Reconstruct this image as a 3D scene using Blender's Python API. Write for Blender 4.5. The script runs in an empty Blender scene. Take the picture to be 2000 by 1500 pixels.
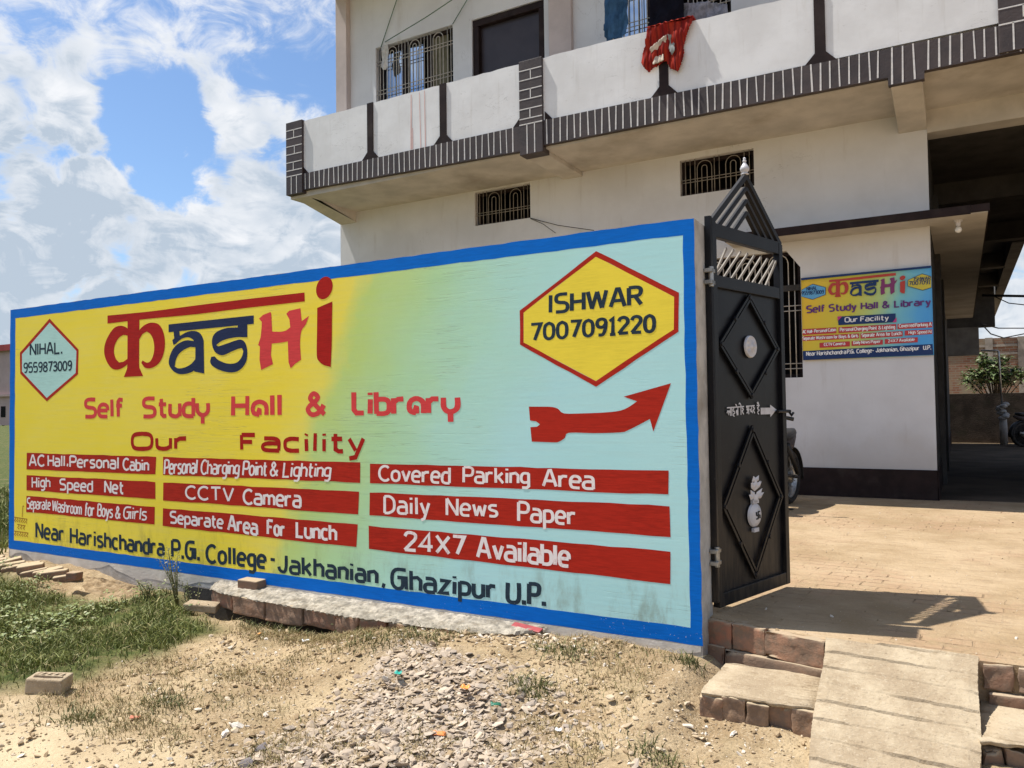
import bpy, bmesh, math, random
import numpy as np
from mathutils import Vector, Matrix, geometry
random.seed(7); rng = np.random.default_rng(7)
S = bpy.context.scene
COL = S.collection

# ------------------------------------------------------------------ camera, sky, sun
EZ = 1.55
YAW, PIT, ROL, FPX = math.radians(29.7952), math.radians(1.8044), math.radians(0.7624), 1527.32
M3 = Matrix.Rotation(YAW, 3, 'Z') @ Matrix.Rotation(PIT, 3, 'X') @ Matrix.Rotation(ROL, 3, 'Y')
cam = bpy.data.objects.new('camera', bpy.data.cameras.new('camera')); COL.objects.link(cam)
r_, f_, u_ = M3.col[0], M3.col[1], M3.col[2]
cam.matrix_world = Matrix(((r_[0], u_[0], -f_[0], 0), (r_[1], u_[1], -f_[1], 0), (r_[2], u_[2], -f_[2], EZ), (0, 0, 0, 1)))
cam.data.sensor_width = 36; cam.data.lens = 36 * FPX / 2000; cam.data.clip_end = 3000; cam.data.clip_start = .05
S.camera = cam
S.view_settings.view_transform = 'Standard'; S.view_settings.look = 'None'
S.view_settings.exposure = 0.80; S.view_settings.gamma = 1

# measuring: a point of the photograph (2000 x 1500) onto a known plane of the place
CAM = Vector((0, 0, EZ))
def ray(x, y): return M3 @ Vector(((x - 1000) / FPX, 1, -(y - 750) / FPX))
def FY(x, y, Y): d = ray(x, y); return CAM + d * (Y / d.y)
def FZ(x, y, z): d = ray(x, y); return CAM + d * ((z - EZ) / d.z)
def FX(x, y, X): d = ray(x, y); return CAM + d * (X / d.x)

SUN_DIR = Vector((.465, .10, -1)).normalized()
ld = bpy.data.lights.new('sun', 'SUN'); ld.energy = 4.0; ld.angle = math.radians(.5); ld.color = (1, .955, .88)
sun = bpy.data.objects.new('sun', ld); COL.objects.link(sun)
sun.rotation_euler = SUN_DIR.to_track_quat('-Z', 'Y').to_euler(); sun.location = (-6, -2, 14)

W = bpy.data.worlds.new('World'); S.world = W; W.use_nodes = True
def build_sky():
    nt = W.node_tree; N = nt.nodes; L = nt.links
    for n in list(N): N.remove(n)
    out = N.new('ShaderNodeOutputWorld'); bg = N.new('ShaderNodeBackground'); bg.inputs[1].default_value = .1
    L.new(bg.outputs[0], out.inputs[0])
    sky = N.new('ShaderNodeTexSky'); sky.sky_type = 'NISHITA'; sky.sun_disc = False
    sky.sun_elevation = math.radians(64.56); sky.sun_rotation = math.atan2(-.465, -.10)
    sky.air_density = 1.0; sky.dust_density = .6; sky.ozone_density = 1.6
    tc = N.new('ShaderNodeTexCoord'); D = tc.outputs['Generated']
    def math_(op, a, b=None, c=None, clamp=False):
        n = N.new('ShaderNodeMath'); n.operation = op; n.use_clamp = clamp
        for i, v in enumerate((a, b, c)):
            if v is None: continue
            if isinstance(v, (int, float)): n.inputs[i].default_value = v
            else: L.new(v, n.inputs[i])
        return n.outputs[0]
    def noise(vec, sc, det, rough, dist=0):
        n = N.new('ShaderNodeTexNoise'); n.inputs['Scale'].default_value = sc; n.inputs['Detail'].default_value = det
        n.inputs['Roughness'].default_value = rough; n.inputs['Distortion'].default_value = dist
        L.new(vec, n.inputs['Vector']); return n.outputs[0]
    def mr(v, a, b, c, d):
        n = N.new('ShaderNodeMapRange'); n.interpolation_type = 'SMOOTHSTEP'
        for i, x in enumerate((a, b, c, d)): n.inputs[i + 1].default_value = x
        L.new(v, n.inputs[0]); return n.outputs[0]
    mp = N.new('ShaderNodeMapping'); mp.inputs['Scale'].default_value = (1, 1, 1.7); mp.inputs['Location'].default_value = (.31, .17, .05)
    L.new(D, mp.inputs[0])
    n1 = noise(mp.outputs[0], 4.2, 9, .56, .35)
    n2 = noise(mp.outputs[0], 13, 12, .64, .9)
    cov = math_('ADD', math_('MULTIPLY', n1, .62), math_('MULTIPLY', n2, .95))
    blobs = [(-20, 130, .10, .40), (60, 60, .07, .30), (100, 150, .07, .40), (170, 60, .05, .22), (190, 150, .05, .32), (250, 100, .05, .5), (330, 122, .055, .62), (400, 148, .055, .6), (455, 178, .045, .5), (500, 215, .04, .36),
             (430, 250, .045, .46), (500, 262, .045, .36), (395, 262, .03, .2), (30, 290, .07, .40), (110, 300, .06, .46), (60, 380, .11, .55), (160, 350, .06, .5), (215, 390, .045, .46), (-60, 400, .16, .5), (400, 385, .04, .5), (440, 350, .05, .5), (480, 330, .04, .46), (530, 370, .07, .46),
             (600, 320, .08, .40), (620, 420, .1, .46), (110, 490, .10, .55), (210, 470, .07, .55), (290, 480, .06, .52), (370, 470, .05, .5), (440, 450, .05, .5), (490, 460, .07, .5), (560, 500, .11, .5), (300, 560, .12, .5), (20, 580, .16, .5), (150, 580, .12, .5), (450, 560, .12, .5),
             (600, 40, .07, .34), (450, 35, .06, .32), (530, 60, .05, .25), (570, 150, .05, .22), (240, 60, .05, .3), (1985, 560, .14, .35),
             (290, 300, .10, -.85), (240, 235, .06, -.7), (330, 400, .055, -.7), (300, 215, .05, -.5), (350, 330, .05, -.6), (300, 20, .05, -.4), (380, 60, .04, -.35), (520, 120, .04, -.3), (590, 200, .06, -.45), (350, 210, .04, -.35), (40, 225, .035, -.5), (520, 50, .04, -.3), (300, 440, .03, -.4)]
    wc = N.new('ShaderNodeTexNoise'); wc.inputs['Scale'].default_value = 9; wc.inputs['Detail'].default_value = 8; wc.inputs['Roughness'].default_value = .62; L.new(D, wc.inputs['Vector'])
    ws = N.new('ShaderNodeVectorMath'); ws.operation = 'SUBTRACT'; L.new(wc.outputs[1], ws.inputs[0]); ws.inputs[1].default_value = (.5, .5, .5)
    wm = N.new('ShaderNodeVectorMath'); wm.operation = 'MULTIPLY_ADD'; L.new(ws.outputs[0], wm.inputs[0]); wm.inputs[1].default_value = (.11, .11, .11); L.new(D, wm.inputs[2])
    wc2 = N.new('ShaderNodeTexNoise'); wc2.inputs['Scale'].default_value = 4; wc2.inputs['Detail'].default_value = 3; L.new(D, wc2.inputs['Vector'])
    w2 = N.new('ShaderNodeVectorMath'); w2.operation = 'SUBTRACT'; L.new(wc2.outputs[1], w2.inputs[0]); w2.inputs[1].default_value = (.5, .5, .5)
    w3 = N.new('ShaderNodeVectorMath'); w3.operation = 'MULTIPLY_ADD'; L.new(w2.outputs[0], w3.inputs[0]); w3.inputs[1].default_value = (.10, .10, .10); L.new(wm.outputs[0], w3.inputs[2]); DW = w3.outputs[0]
    grey = None
    base, cov = cov, math_('ADD', 0, 0)
    for x, y, r, w in blobs:
        d = ray(x, y).normalized()
        n = N.new('ShaderNodeVectorMath'); n.operation = 'DISTANCE'; L.new(DW, n.inputs[0]); n.inputs[1].default_value = d
        cov = math_('ADD', cov, mr(n.outputs['Value'], r * 1.4, 0, 0, w * (.6 if w > 0 else .62)))
    for x, y, r, w in [(70, 400, .12, 1), (180, 400, .07, .9), (-40, 350, .1, .8), (30, 620, .2, .9), (330, 600, .14, .7), (600, 440, .1, .45), (100, 80, .06, .5), (250, 140, .05, .4), (150, 540, .08, .5), (460, 400, .05, .35), (560, 300, .06, .4)]:
        d = ray(x, y).normalized()
        n = N.new('ShaderNodeVectorMath'); n.operation = 'DISTANCE'; L.new(DW, n.inputs[0]); n.inputs[1].default_value = d
        g = mr(n.outputs['Value'], r, r * .2, 0, w); grey = g if grey is None else math_('MAXIMUM', grey, g)
    cov = math_('ADD', base, math_('MULTIPLY', math_('TANH', math_('MULTIPLY', cov, 2.0)), .19))
    sz = N.new('ShaderNodeSeparateXYZ'); L.new(D, sz.inputs[0]); low = mr(sz.outputs[2], .45, .33, 0, 1)
    def vor(scale):
        n = N.new('ShaderNodeTexVoronoi'); n.feature = 'SMOOTH_F1'; n.inputs['Scale'].default_value = scale; n.inputs['Smoothness'].default_value = .35; L.new(wp.outputs[0], n.inputs['Vector']); return n.outputs[0]
    wp = N.new('ShaderNodeVectorMath'); wp.operation = 'MULTIPLY_ADD'; L.new(ws.outputs[0], wp.inputs[0]); wp.inputs[1].default_value = (.035, .035, .035); L.new(D, wp.inputs[2])
    v1, v2 = vor(13), vor(31)
    puff = math_('ADD', math_('MULTIPLY', math_('SUBTRACT', .42, v1), .55), math_('MULTIPLY', math_('SUBTRACT', .42, v2), .38))
    soft = cov
    cov = math_('ADD', math_('ADD', math_('MULTIPLY', cov, math_('SUBTRACT', 1, math_('MULTIPLY', low, .25))), math_('MULTIPLY', low, math_('ADD', .25, mr(sz.outputs[2], .30, .18, 0, .16)))), math_('MULTIPLY', puff, math_('MULTIPLY', low, .85)))
    hard = mr(cov, .74, .92, 0, 1); soft = mr(cov, .68, 1.00, 0, 1)
    dm = N.new('ShaderNodeMix'); dm.data_type = 'FLOAT'; L.new(low, dm.inputs[0]); L.new(soft, dm.inputs[2]); L.new(hard, dm.inputs[3]); dens = dm.outputs[0]
    pit = math_('MULTIPLY', low, math_('ADD', mr(v1, .25, .62, 0, .55), mr(v2, .25, .6, 0, .4)))
    pass
    core = mr(cov, .84, 1.08, .1, 1)
    n3 = noise(mp.outputs[0], 12, 9, .62, .7)
    gfac = math_('ADD', math_('MULTIPLY', pit, .6), math_('MULTIPLY', core, math_('ADD', math_('MULTIPLY', mr(n3, .40, .62, 0, 1), .7), math_('MULTIPLY', math_('MULTIPLY', grey, .72), mr(n2, .34, .62, .25, 1)))), 1, clamp=True)
    cm = N.new('ShaderNodeMix'); cm.data_type = 'RGBA'; L.new(gfac, cm.inputs[0])
    cm.inputs[6].default_value = (5.55, 5.62, 5.75, 1); cm.inputs[7].default_value = (2.95, 3.45, 4.05, 1)
    gm = N.new('ShaderNodeMix'); gm.data_type = 'RGBA'; gm.blend_type = 'MULTIPLY'; gm.inputs[0].default_value = 1
    L.new(sky.outputs[0], gm.inputs[6]); gm.inputs[7].default_value = (.72, .82, .92, 1)
    mx = N.new('ShaderNodeMix'); mx.data_type = 'RGBA'; L.new(math_('MULTIPLY', dens, .97), mx.inputs[0])
    L.new(gm.outputs[2], mx.inputs[6]); L.new(cm.outputs[2], mx.inputs[7]); L.new(mx.outputs[2], bg.inputs[0])
build_sky()

# ------------------------------------------------------------------ helpers
OFF = {}
def tag(o, label=None, cat=None, group=None, kind=None):
    if label: o['label'] = label
    if cat: o['category'] = cat
    if group: o['group'] = group
    if kind: o['kind'] = kind
    return o
def thing(name, loc, label, cat, group=None):
    o = bpy.data.objects.new(name, None); COL.objects.link(o); o.location = loc; o.empty_display_size = .2
    OFF[o] = Vector(loc); return tag(o, label, cat, group)
class MB:
    def __init__(s): s.v = []; s.f = []; s.m = []; s.cur = 0
    def add(s, vs, fs):
        b = len(s.v); s.v += [tuple(p) for p in vs]; s.f += [tuple(b + i for i in f) for f in fs]; s.m += [s.cur] * len(fs); return s
    def box(s, x0, x1, y0, y1, z0, z1):
        return s.add([(x0, y0, z0), (x1, y0, z0), (x1, y1, z0), (x0, y1, z0), (x0, y0, z1), (x1, y0, z1), (x1, y1, z1), (x0, y1, z1)],
                     [(0, 3, 2, 1), (4, 5, 6, 7), (0, 1, 5, 4), (1, 2, 6, 5), (2, 3, 7, 6), (3, 0, 4, 7)])
    def bar(s, a, b, w, h, up=(0, 0, 1)):
        a = Vector(a); b = Vector(b); d = (b - a).normalized(); up = Vector(up)
        x = d.cross(up)
        if x.length < 1e-4: x = d.cross(Vector((1, 0, 0)))
        x.normalize(); y = x.cross(d); x *= w / 2; y *= h / 2
        vs = [p + i * x + j * y for p in (a, b) for i, j in ((-1, -1), (1, -1), (1, 1), (-1, 1))]
        return s.add(vs, [(0, 1, 2, 3), (7, 6, 5, 4), (0, 4, 5, 1), (1, 5, 6, 2), (2, 6, 7, 3), (3, 7, 4, 0)])
    def tube(s, pts, r, n=8, close=False, taper=None):
        pts = [Vector(p) for p in pts]; k = len(pts); rings = []; prev = None
        for i, p in enumerate(pts):
            if close: t = pts[(i + 1) % k] - pts[i - 1]
            else: t = pts[min(i + 1, k - 1)] - pts[max(i - 1, 0)]
            t.normalize()
            if prev is None:
                a = t.cross(Vector((0, 0, 1)))
                if a.length < .1: a = t.cross(Vector((1, 0, 0)))
            else: a = prev - t * prev.dot(t)
            a.normalize(); prev = a; b = t.cross(a); rr = r if taper is None else r * taper[i]
            rings.append([p + (a * math.cos(q) + b * math.sin(q)) * rr for q in [2 * math.pi * j / n for j in range(n)]])
        vs = [q for R in rings for q in R]; fs = []
        for i in range(k if close else k - 1):
            i2 = (i + 1) % k
            for j in range(n): fs.append((i * n + j, i * n + (j + 1) % n, i2 * n + (j + 1) % n, i2 * n + j))
        if not close: fs += [tuple(range(n - 1, -1, -1)), tuple((k - 1) * n + j for j in range(n))]
        return s.add(vs, fs)
    def lathe(s, prof, c=(0, 0, 0), n=16, axis='Z'):
        c = Vector(c); vs = []; fs = []; k = len(prof)
        for r, z in prof:
            for j in range(n):
                a = 2 * math.pi * j / n; p = (r * math.cos(a), r * math.sin(a), z)
                if axis == 'X': p = (p[2], p[0], p[1])
                if axis == 'Y': p = (p[0], p[2], p[1])
                vs.append(c + Vector(p))
        for i in range(k - 1):
            for j in range(n): fs.append((i * n + j, i * n + (j + 1) % n, (i + 1) * n + (j + 1) % n, (i + 1) * n + j))
        fs += [tuple(range(n - 1, -1, -1)), tuple((k - 1) * n + j for j in range(n))]
        return s.add(vs, fs)
    def sheet(s, loops, fn):
        """2-D outline(s) triangulated; fn maps (u, v) into the place"""
        tri = geometry.tessellate_polygon([[Vector((p[0], p[1], 0)) for p in l] for l in loops])
        fl = [p for l in loops for p in l]; return s.add([fn(*p) for p in fl], [tuple(t) for t in tri])
    def prism(s, loop, fa, fb):
        n = len(loop); tri = geometry.tessellate_polygon([[Vector((p[0], p[1], 0)) for p in loop]])
        vs = [fa(*p) for p in loop] + [fb(*p) for p in loop]
        fs = [tuple(t) for t in tri] + [tuple(n + i for i in reversed(t)) for t in tri] + [(i, (i + 1) % n, n + (i + 1) % n, n + i) for i in range(n)]
        return s.add(vs, fs)
    def build(s, name, mats, parent=None, smooth=False, bevel=0, seg=2, solid=0, fixn=True):
        me = bpy.data.meshes.new(name)
        off = OFF.get(parent, Vector((0, 0, 0)))
        me.from_pydata([(p[0] - off.x, p[1] - off.y, p[2] - off.z) for p in s.v], [], s.f)
        if not isinstance(mats, (list, tuple)): mats = [mats]
        for m in mats: me.materials.append(m)
        me.polygons.foreach_set('material_index', s.m)
        if fixn and len(s.f) < 60000:
            bm = bmesh.new(); bm.from_mesh(me); bmesh.ops.recalc_face_normals(bm, faces=bm.faces); bm.to_mesh(me); bm.free()
        if smooth: me.polygons.foreach_set('use_smooth', [True] * len(me.polygons))
        me.update()
        o = bpy.data.objects.new(name, me); COL.objects.link(o)
        if parent: o.parent = parent
        OFF[o] = off
        if bevel:
            b = o.modifiers.new('bevel', 'BEVEL'); b.width = bevel; b.segments = seg; b.limit_method = 'ANGLE'; b.angle_limit = math.radians(40)
        if solid:
            b = o.modifiers.new('solid', 'SOLIDIFY'); b.thickness = solid; b.offset = 0
        return o
def roughen(o, strength=.012, scale=.045, lev=3):
    m = o.modifiers.new('cut', 'SUBSURF'); m.subdivision_type = 'SIMPLE'; m.levels = lev; m.render_levels = lev
    tx = bpy.data.textures.new('wear', 'CLOUDS'); tx.noise_scale = scale; tx.noise_depth = 3
    d = o.modifiers.new('wear', 'DISPLACE'); d.texture = tx; d.strength = strength; d.mid_level = .5; d.texture_coords = 'LOCAL'
    o.data.polygons.foreach_set('use_smooth', [True] * len(o.data.polygons)); return o
def copy_tree(o, parent=None):
    c = o.copy(); COL.objects.link(c)
    if parent: c.parent = parent
    for ch in list(o.children): copy_tree(ch, c)
    return c

# ------------------------------------------------------------------ materials
class Mat:
    def __init__(s, name, rough=.8, spec=.3):
        s.m = bpy.data.materials.new(name); s.m.use_nodes = True; s.N = s.m.node_tree.nodes; s.L = s.m.node_tree.links
        s.b = s.N['Principled BSDF']; s.b.inputs['Roughness'].default_value = rough; s.b.inputs['Specular IOR Level'].default_value = spec
        s.tc = s.N.new('ShaderNodeTexCoord'); s.P = s.N.new('ShaderNodeNewGeometry')
    def vec(s, scale=(1, 1, 1), loc=(0, 0, 0), world=True):
        n = s.N.new('ShaderNodeMapping'); n.inputs['Scale'].default_value = scale; n.inputs['Location'].default_value = loc
        s.L.new(s.P.outputs['Position'] if world else s.tc.outputs['Object'], n.inputs[0]); return n.outputs[0]
    def noise(s, scale, det=4, rough=.55, vec=None, dist=0, col=False):
        n = s.N.new('ShaderNodeTexNoise'); n.inputs['Scale'].default_value = scale; n.inputs['Detail'].default_value = det
        n.inputs['Roughness'].default_value = rough; n.inputs['Distortion'].default_value = dist
        s.L.new(vec if vec is not None else s.vec(), n.inputs['Vector']); return n.outputs[1 if col else 0]
    def mr(s, v, a, b, c=0, d=1, smooth=True):
        n = s.N.new('ShaderNodeMapRange'); n.interpolation_type = 'SMOOTHSTEP' if smooth else 'LINEAR'
        for i, x in enumerate((a, b, c, d)): n.inputs[i + 1].default_value = x
        s.L.new(v, n.inputs[0]); return n.outputs[0]
    def math(s, op, a, b=None, clamp=False):
        n = s.N.new('ShaderNodeMath'); n.operation = op; n.use_clamp = clamp
        for i, v in enumerate((a, b)):
            if v is None: continue
            if isinstance(v, (int, float)): n.inputs[i].default_value = v
            else: s.L.new(v, n.inputs[i])
        return n.outputs[0]
    def mix(s, f, a, b, blend='MIX'):
        n = s.N.new('ShaderNodeMix'); n.data_type = 'RGBA'; n.blend_type = blend
        for i, v in ((0, f), (6, a), (7, b)):
            if isinstance(v, (int, float)): n.inputs[i].default_value = v
            elif isinstance(v, (tuple, list)): n.inputs[i].default_value = (*v[:3], 1)
            else: s.L.new(v, n.inputs[i])
        return n.outputs[2]
    def ramp(s, v, stops):
        n = s.N.new('ShaderNodeValToRGB'); e = n.color_ramp.elements
        while len(e) < len(stops): e.new(.5)
        for i, (p, c) in enumerate(stops): e[i].position = p; e[i].color = (*c, 1)
        s.L.new(v, n.inputs[0]); return n.outputs[0]
    def xyz(s):
        n = s.N.new('ShaderNodeSeparateXYZ'); s.L.new(s.P.outputs['Position'], n.inputs[0]); return n.outputs
    def island(s): return s.P.outputs['Random Per Island']
    def attr(s, name):
        n = s.N.new('ShaderNodeAttribute'); n.attribute_name = name; return n.outputs['Fac'] if False else n.outputs['Color']
    def color(s, c): 
        if isinstance(c, (tuple, list)): s.b.inputs['Base Color'].default_value = (*c[:3], 1)
        else: s.L.new(c, s.b.inputs['Base Color'])
        return s
    def bump(s, h, strength=.3, dist=.01):
        n = s.N.new('ShaderNodeBump'); n.inputs['Strength'].default_value = strength; n.inputs['Distance'].default_value = dist
        s.L.new(h, n.inputs['Height'])
        if s.b.inputs['Normal'].is_linked: s.L.new(s.b.inputs['Normal'].links[0].from_socket, n.inputs['Normal'])
        s.L.new(n.outputs[0], s.b.inputs['Normal']); return s
def sc(c, k): return tuple(min(1, x * k) for x in c)
def simple(name, c, rough=.8, spec=.3, var=.2, ns=6, bs=60, bst=.3, bd=.004, dirt=None, dk=.4, world=True, metal=0):
    m = Mat(name, rough, spec); m.b.inputs['Metallic'].default_value = metal
    v = m.vec(world=world)
    col = m.mix(m.mr(m.noise(ns, 6, .6, v), .3, .7), sc(c, 1 - var), sc(c, 1 + var))
    if dirt: col = m.mix(m.math('MULTIPLY', m.mr(m.noise(ns * .6, 7, .65, m.vec(loc=(3, 5, 1), world=world)), .5, .72), dk), col, dirt)
    m.color(col)
    if bst: m.bump(m.noise(bs, 5, .6, v), bst, bd)
    return m.m

def paint(name, c, streak=.16, chips=True):
    """sign painter's enamel on plaster: faint brush streaks, chips near the foot of the wall"""
    m = Mat(name, .6, .12)
    st = m.noise(9, 5, .6, m.vec((1.2, 1, 14))); big = m.noise(2.3, 3, .5)
    col = m.mix(m.mr(st, .3, .7), sc(c, 1 - streak), sc(c, 1 + streak)); col = m.mix(m.mr(big, .35, .65), col, m.mix(.5, col, sc(c, 1.12)))
    if chips:
        z = m.xyz()[2]; low = m.mr(z, .62, .2, 0, .11)
        sp = m.noise(75, 3, .7); msk = m.math('GREATER_THAN', m.math('ADD', sp, low), .785)
        patch = m.mr(m.noise(1.6, 3, .6, m.vec(loc=(4, 0, 2))), .48, .62)
        col = m.mix(m.math('MULTIPLY', msk, patch), col, (.55, .55, .52))
    m.color(col); m.bump(m.noise(26, 5, .6, m.vec((.5, 1, 3.5))), .12, .004); return m.m

def panel_mat():
    m = Mat('wall_panel_paint', .65, .15)
    x, y, z = m.xyz()
    b = m.math('SUBTRACT', x, m.math('MULTIPLY', z, .42))          # slanting boundary between the colours
    b = m.math('ADD', b, 4.98)
    wob = m.math('MULTIPLY', m.math('SUBTRACT', m.noise(1.1, 5, .6), .5), .9)
    b = m.math('ADD', b, wob)
    t = m.mr(b, -.6, 2.4, 0, 1, False)
    col = m.ramp(t, [(.10, (.86, .69, .055)), (.21, (.81, .70, .09)), (.29, (.50, .66, .20)), (.47, (.43, .68, .37)), (.66, (.42, .71, .60)), (.86, (.42, .725, .745))])
    patch = m.mr(m.noise(1.7, 5, .6, m.vec((1, 1, 1.6), (2, 0, 4))), .35, .7)
    col = m.mix(m.math('MULTIPLY', patch, .08), col, m.mix(.5, col, (.75, .8, .78), 'SCREEN'))
    st = m.mr(m.noise(3.2, 6, .6, m.vec((.5, 1, 11), (1, 0, 7))), .44, .66)
    col = m.mix(m.math('MULTIPLY', st, .07), col, sc((.45, .5, .42), 1))
    # grime and chips at the foot
    low = m.mr(z, .75, .28); gn = m.mr(m.noise(5, 7, .7, m.vec((1, 1, .35))), .48, .68)
    col = m.mix(m.math('MULTIPLY', m.math('MULTIPLY', low, gn), .5), col, (.17, .15, .07))
    sp = m.noise(70, 3, .7, m.vec(loc=(1, 2, 3))); lo2 = m.mr(z, .6, .2, 0, .10)
    msk = m.math('GREATER_THAN', m.math('ADD', sp, lo2), .75); ptc = m.mr(m.noise(1.9, 3, .6, m.vec(loc=(4, 0, 2))), .45, .6)
    col = m.mix(m.math('MULTIPLY', msk, ptc), col, (.56, .57, .55))
    # thin trowel scores along the wall
    sco = m.noise(2.0, 3, .5, m.vec((.35, 1, 24), (0, 0, 3.3), True)); ln = m.mr(m.math('ABSOLUTE', m.math('SUBTRACT', sco, .5)), .012, 0, 0, 1)
    lm = m.mr(m.noise(1.3, 4, .6, m.vec(loc=(9, 0, 5))), .47, .6)
    ln = m.math('MULTIPLY', ln, lm)
    col = m.mix(m.math('MULTIPLY', ln, .38), col, (.2, .24, .2))
    m.color(col)
    m.bump(m.noise(7, 6, .6, m.vec((.7, 1, 6))), .09, .006); m.bump(m.noise(60, 4, .6), .08, .003)
    m.bump(m.math('MULTIPLY', ln, -1), .5, .004)
    return m.m

def brick_mat(name, c1=(.30, .13, .08), c2=(.36, .24, .16), dust=(.42, .34, .22), amt=.55, world=True):
    m = Mat(name, .92, .15)
    col = m.mix(m.island(), c1, c2)
    n = m.noise(14, 6, .65); col = m.mix(m.mr(n, .35, .7), sc((.2, .14, .1), 1), col)
    up = m.N.new('ShaderNodeSeparateXYZ'); m.L.new(m.P.outputs['Normal'], up.inputs[0])
    du = m.math('MULTIPLY', m.mr(m.math('ADD', up.outputs[2], m.math('MULTIPLY', m.noise(9, 5, .6), .9)), .55, 1.25), amt + .35, True)
    col = m.mix(du, col, dust); m.color(col); m.bump(m.noise(55, 6, .7), .7, .006); m.bump(m.noise(12, 4, .6), .5, .01); return m.m

MT = {}
MT['panel'] = panel_mat()
MT['plaster'] = simple('cement_plaster', (.42, .40, .37), .9, .2, .22, 5, 45, .5, .006, (.24, .2, .15), .6)
MT['blue'] = paint('blue_border_paint', (.0, .13, .54), .12)
MT['red'] = paint('dark_red_paint', (.36, .012, .008), .16)
MT['band'] = paint('red_band_paint', (.38, .02, .010), .2)
MT['pink'] = paint('coral_red_paint', (.62, .055, .058), .1)
MT['navy'] = paint('navy_paint', (.017, .027, .075), .2)
MT['ink'] = paint('slate_letter_paint', (.02, .036, .055), .25)
def white_paint():
    m = Mat('white_letter_paint', .6, .12); n = m.mr(m.noise(34, 4, .7, m.vec((1, 1, .6))), .52, .68); col = m.mix(m.math('MULTIPLY', n, .55), (.80, .745, .74), (.62, .36, .33)); m.color(col); m.bump(m.noise(30, 4, .6), .15, .004); return m.m
MT['white'] = white_paint()
MT['yellow'] = paint('yellow_badge_paint', (.80, .64, .06), .06, False)
MT['pale'] = paint('pale_badge_paint', (.42, .66, .62), .06, False)
MT['ochre'] = paint('thin_ochre_paint', (.35, .16, .02), .1, False)
def house_paint():
    m = Mat('house_wall_paint', .75, .25); v = m.vec()
    col = m.mix(m.mr(m.noise(.8, 5, .6, v), .35, .65), (.585, .58, .58), (.665, .665, .67))
    st = m.mr(m.noise(2.2, 6, .65, m.vec((3, 3, .35))), .55, .75); col = m.mix(m.math('MULTIPLY', st, .3), col, (.38, .33, .28))
    ck = m.mr(m.math('ABSOLUTE', m.math('SUBTRACT', m.noise(.7, 7, .62, m.vec(loc=(5, 1, 3)), .5), .5)), .0022, 0); ck = m.math('MULTIPLY', ck, m.mr(m.noise(.5, 4, .6, m.vec(loc=(1, 0, 6))), .5, .6)); col = m.mix(m.math('MULTIPLY', ck, .5), col, (.22, .2, .18))
    pt = m.mr(m.noise(.55, 2, .5, m.vec(loc=(8, 0, 2))), .55, .57); col = m.mix(m.math('MULTIPLY', pt, .10), col, (.72, .70, .69))
    ft = m.mr(m.math('ADD', m.xyz()[2], m.math('MULTIPLY', m.noise(3, 5, .6), -.7)), 1.0, .3); col = m.mix(m.math('MULTIPLY', ft, .35), col, (.40, .32, .23))
    m.color(col); m.bump(m.noise(5, 5, .6, v), .18, .02); m.bump(m.noise(80, 4, .6, v), .14, .003); return m.m
MT['house'] = house_paint()
def white_wash():
    m = Mat('parapet_whitewash', .8, .2); v = m.vec()
    col = m.mix(m.mr(m.noise(1.6, 6, .62, v), .35, .68), (.70, .695, .69), (.79, .79, .79))
    sp = m.mr(m.noise(9, 6, .7, m.vec((1, 1, 2))), .62, .72); col = m.mix(m.math('MULTIPLY', sp, .35), col, (.42, .4, .37))
    ck = m.mr(m.math('ABSOLUTE', m.math('SUBTRACT', m.noise(1.6, 6, .6, m.vec((.8, 1, 2.6), (2, 0, 1)), .4), .5)), .004, 0); ck = m.math('MULTIPLY', ck, m.mr(m.noise(.9, 4, .6, m.vec(loc=(3, 0, 8))), .5, .62)); col = m.mix(m.math('MULTIPLY', ck, .6), col, (.2, .18, .16))
    rs = m.math('MULTIPLY', m.mr(m.noise(3.5, 5, .6, m.vec((3, 3, .25), (0, 0, 2))), .56, .74), .28); col = m.mix(rs, col, (.46, .43, .38))
    m.color(col); m.bump(m.noise(3.5, 5, .6, m.vec((.7, 1, 1.6))), .16, .012); m.bump(m.noise(50, 4, .6, v), .07, .003); return m.m
MT['wash'] = white_wash()
def dark_brick():
    m = Mat('dark_painted_brick', .6, .35); v = m.vec()
    col = m.mix(m.mr(m.noise(2.5, 5, .6, v), .4, .62), (.046, .036, .036), (.066, .050, .048)); col = m.mix(m.math('MULTIPLY', m.mr(m.noise(23, 6, .7, v), .62, .75), .5), col, (.12, .1, .09))
    m.color(col); m.bump(m.noise(30, 6, .65, v), .4, .008); return m.m
MT['dbrick'] = dark_brick()
MT['mortar'] = simple('white_mortar', (.66, .635, .61), .85, .2, .12, 20, 60, .3)
MT['brown'] = simple('dark_brown_paint', (.022, .013, .012), .6, .15, .25, 5, 40, .25, .004, (.06, .048, .04), .4)
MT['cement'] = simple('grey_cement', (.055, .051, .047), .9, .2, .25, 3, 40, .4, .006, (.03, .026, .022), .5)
MT['soffit'] = simple('soffit_paint', (.50, .47, .425), .85, .2, .16, 1.5, 40, .25, .006, (.28, .235, .18), .5)
MT['gate'] = simple('black_gate_enamel', (.006, .006, .008), .42, .22, .3, 4, 30, .10, .003, (.022, .017, .014), .35)
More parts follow.
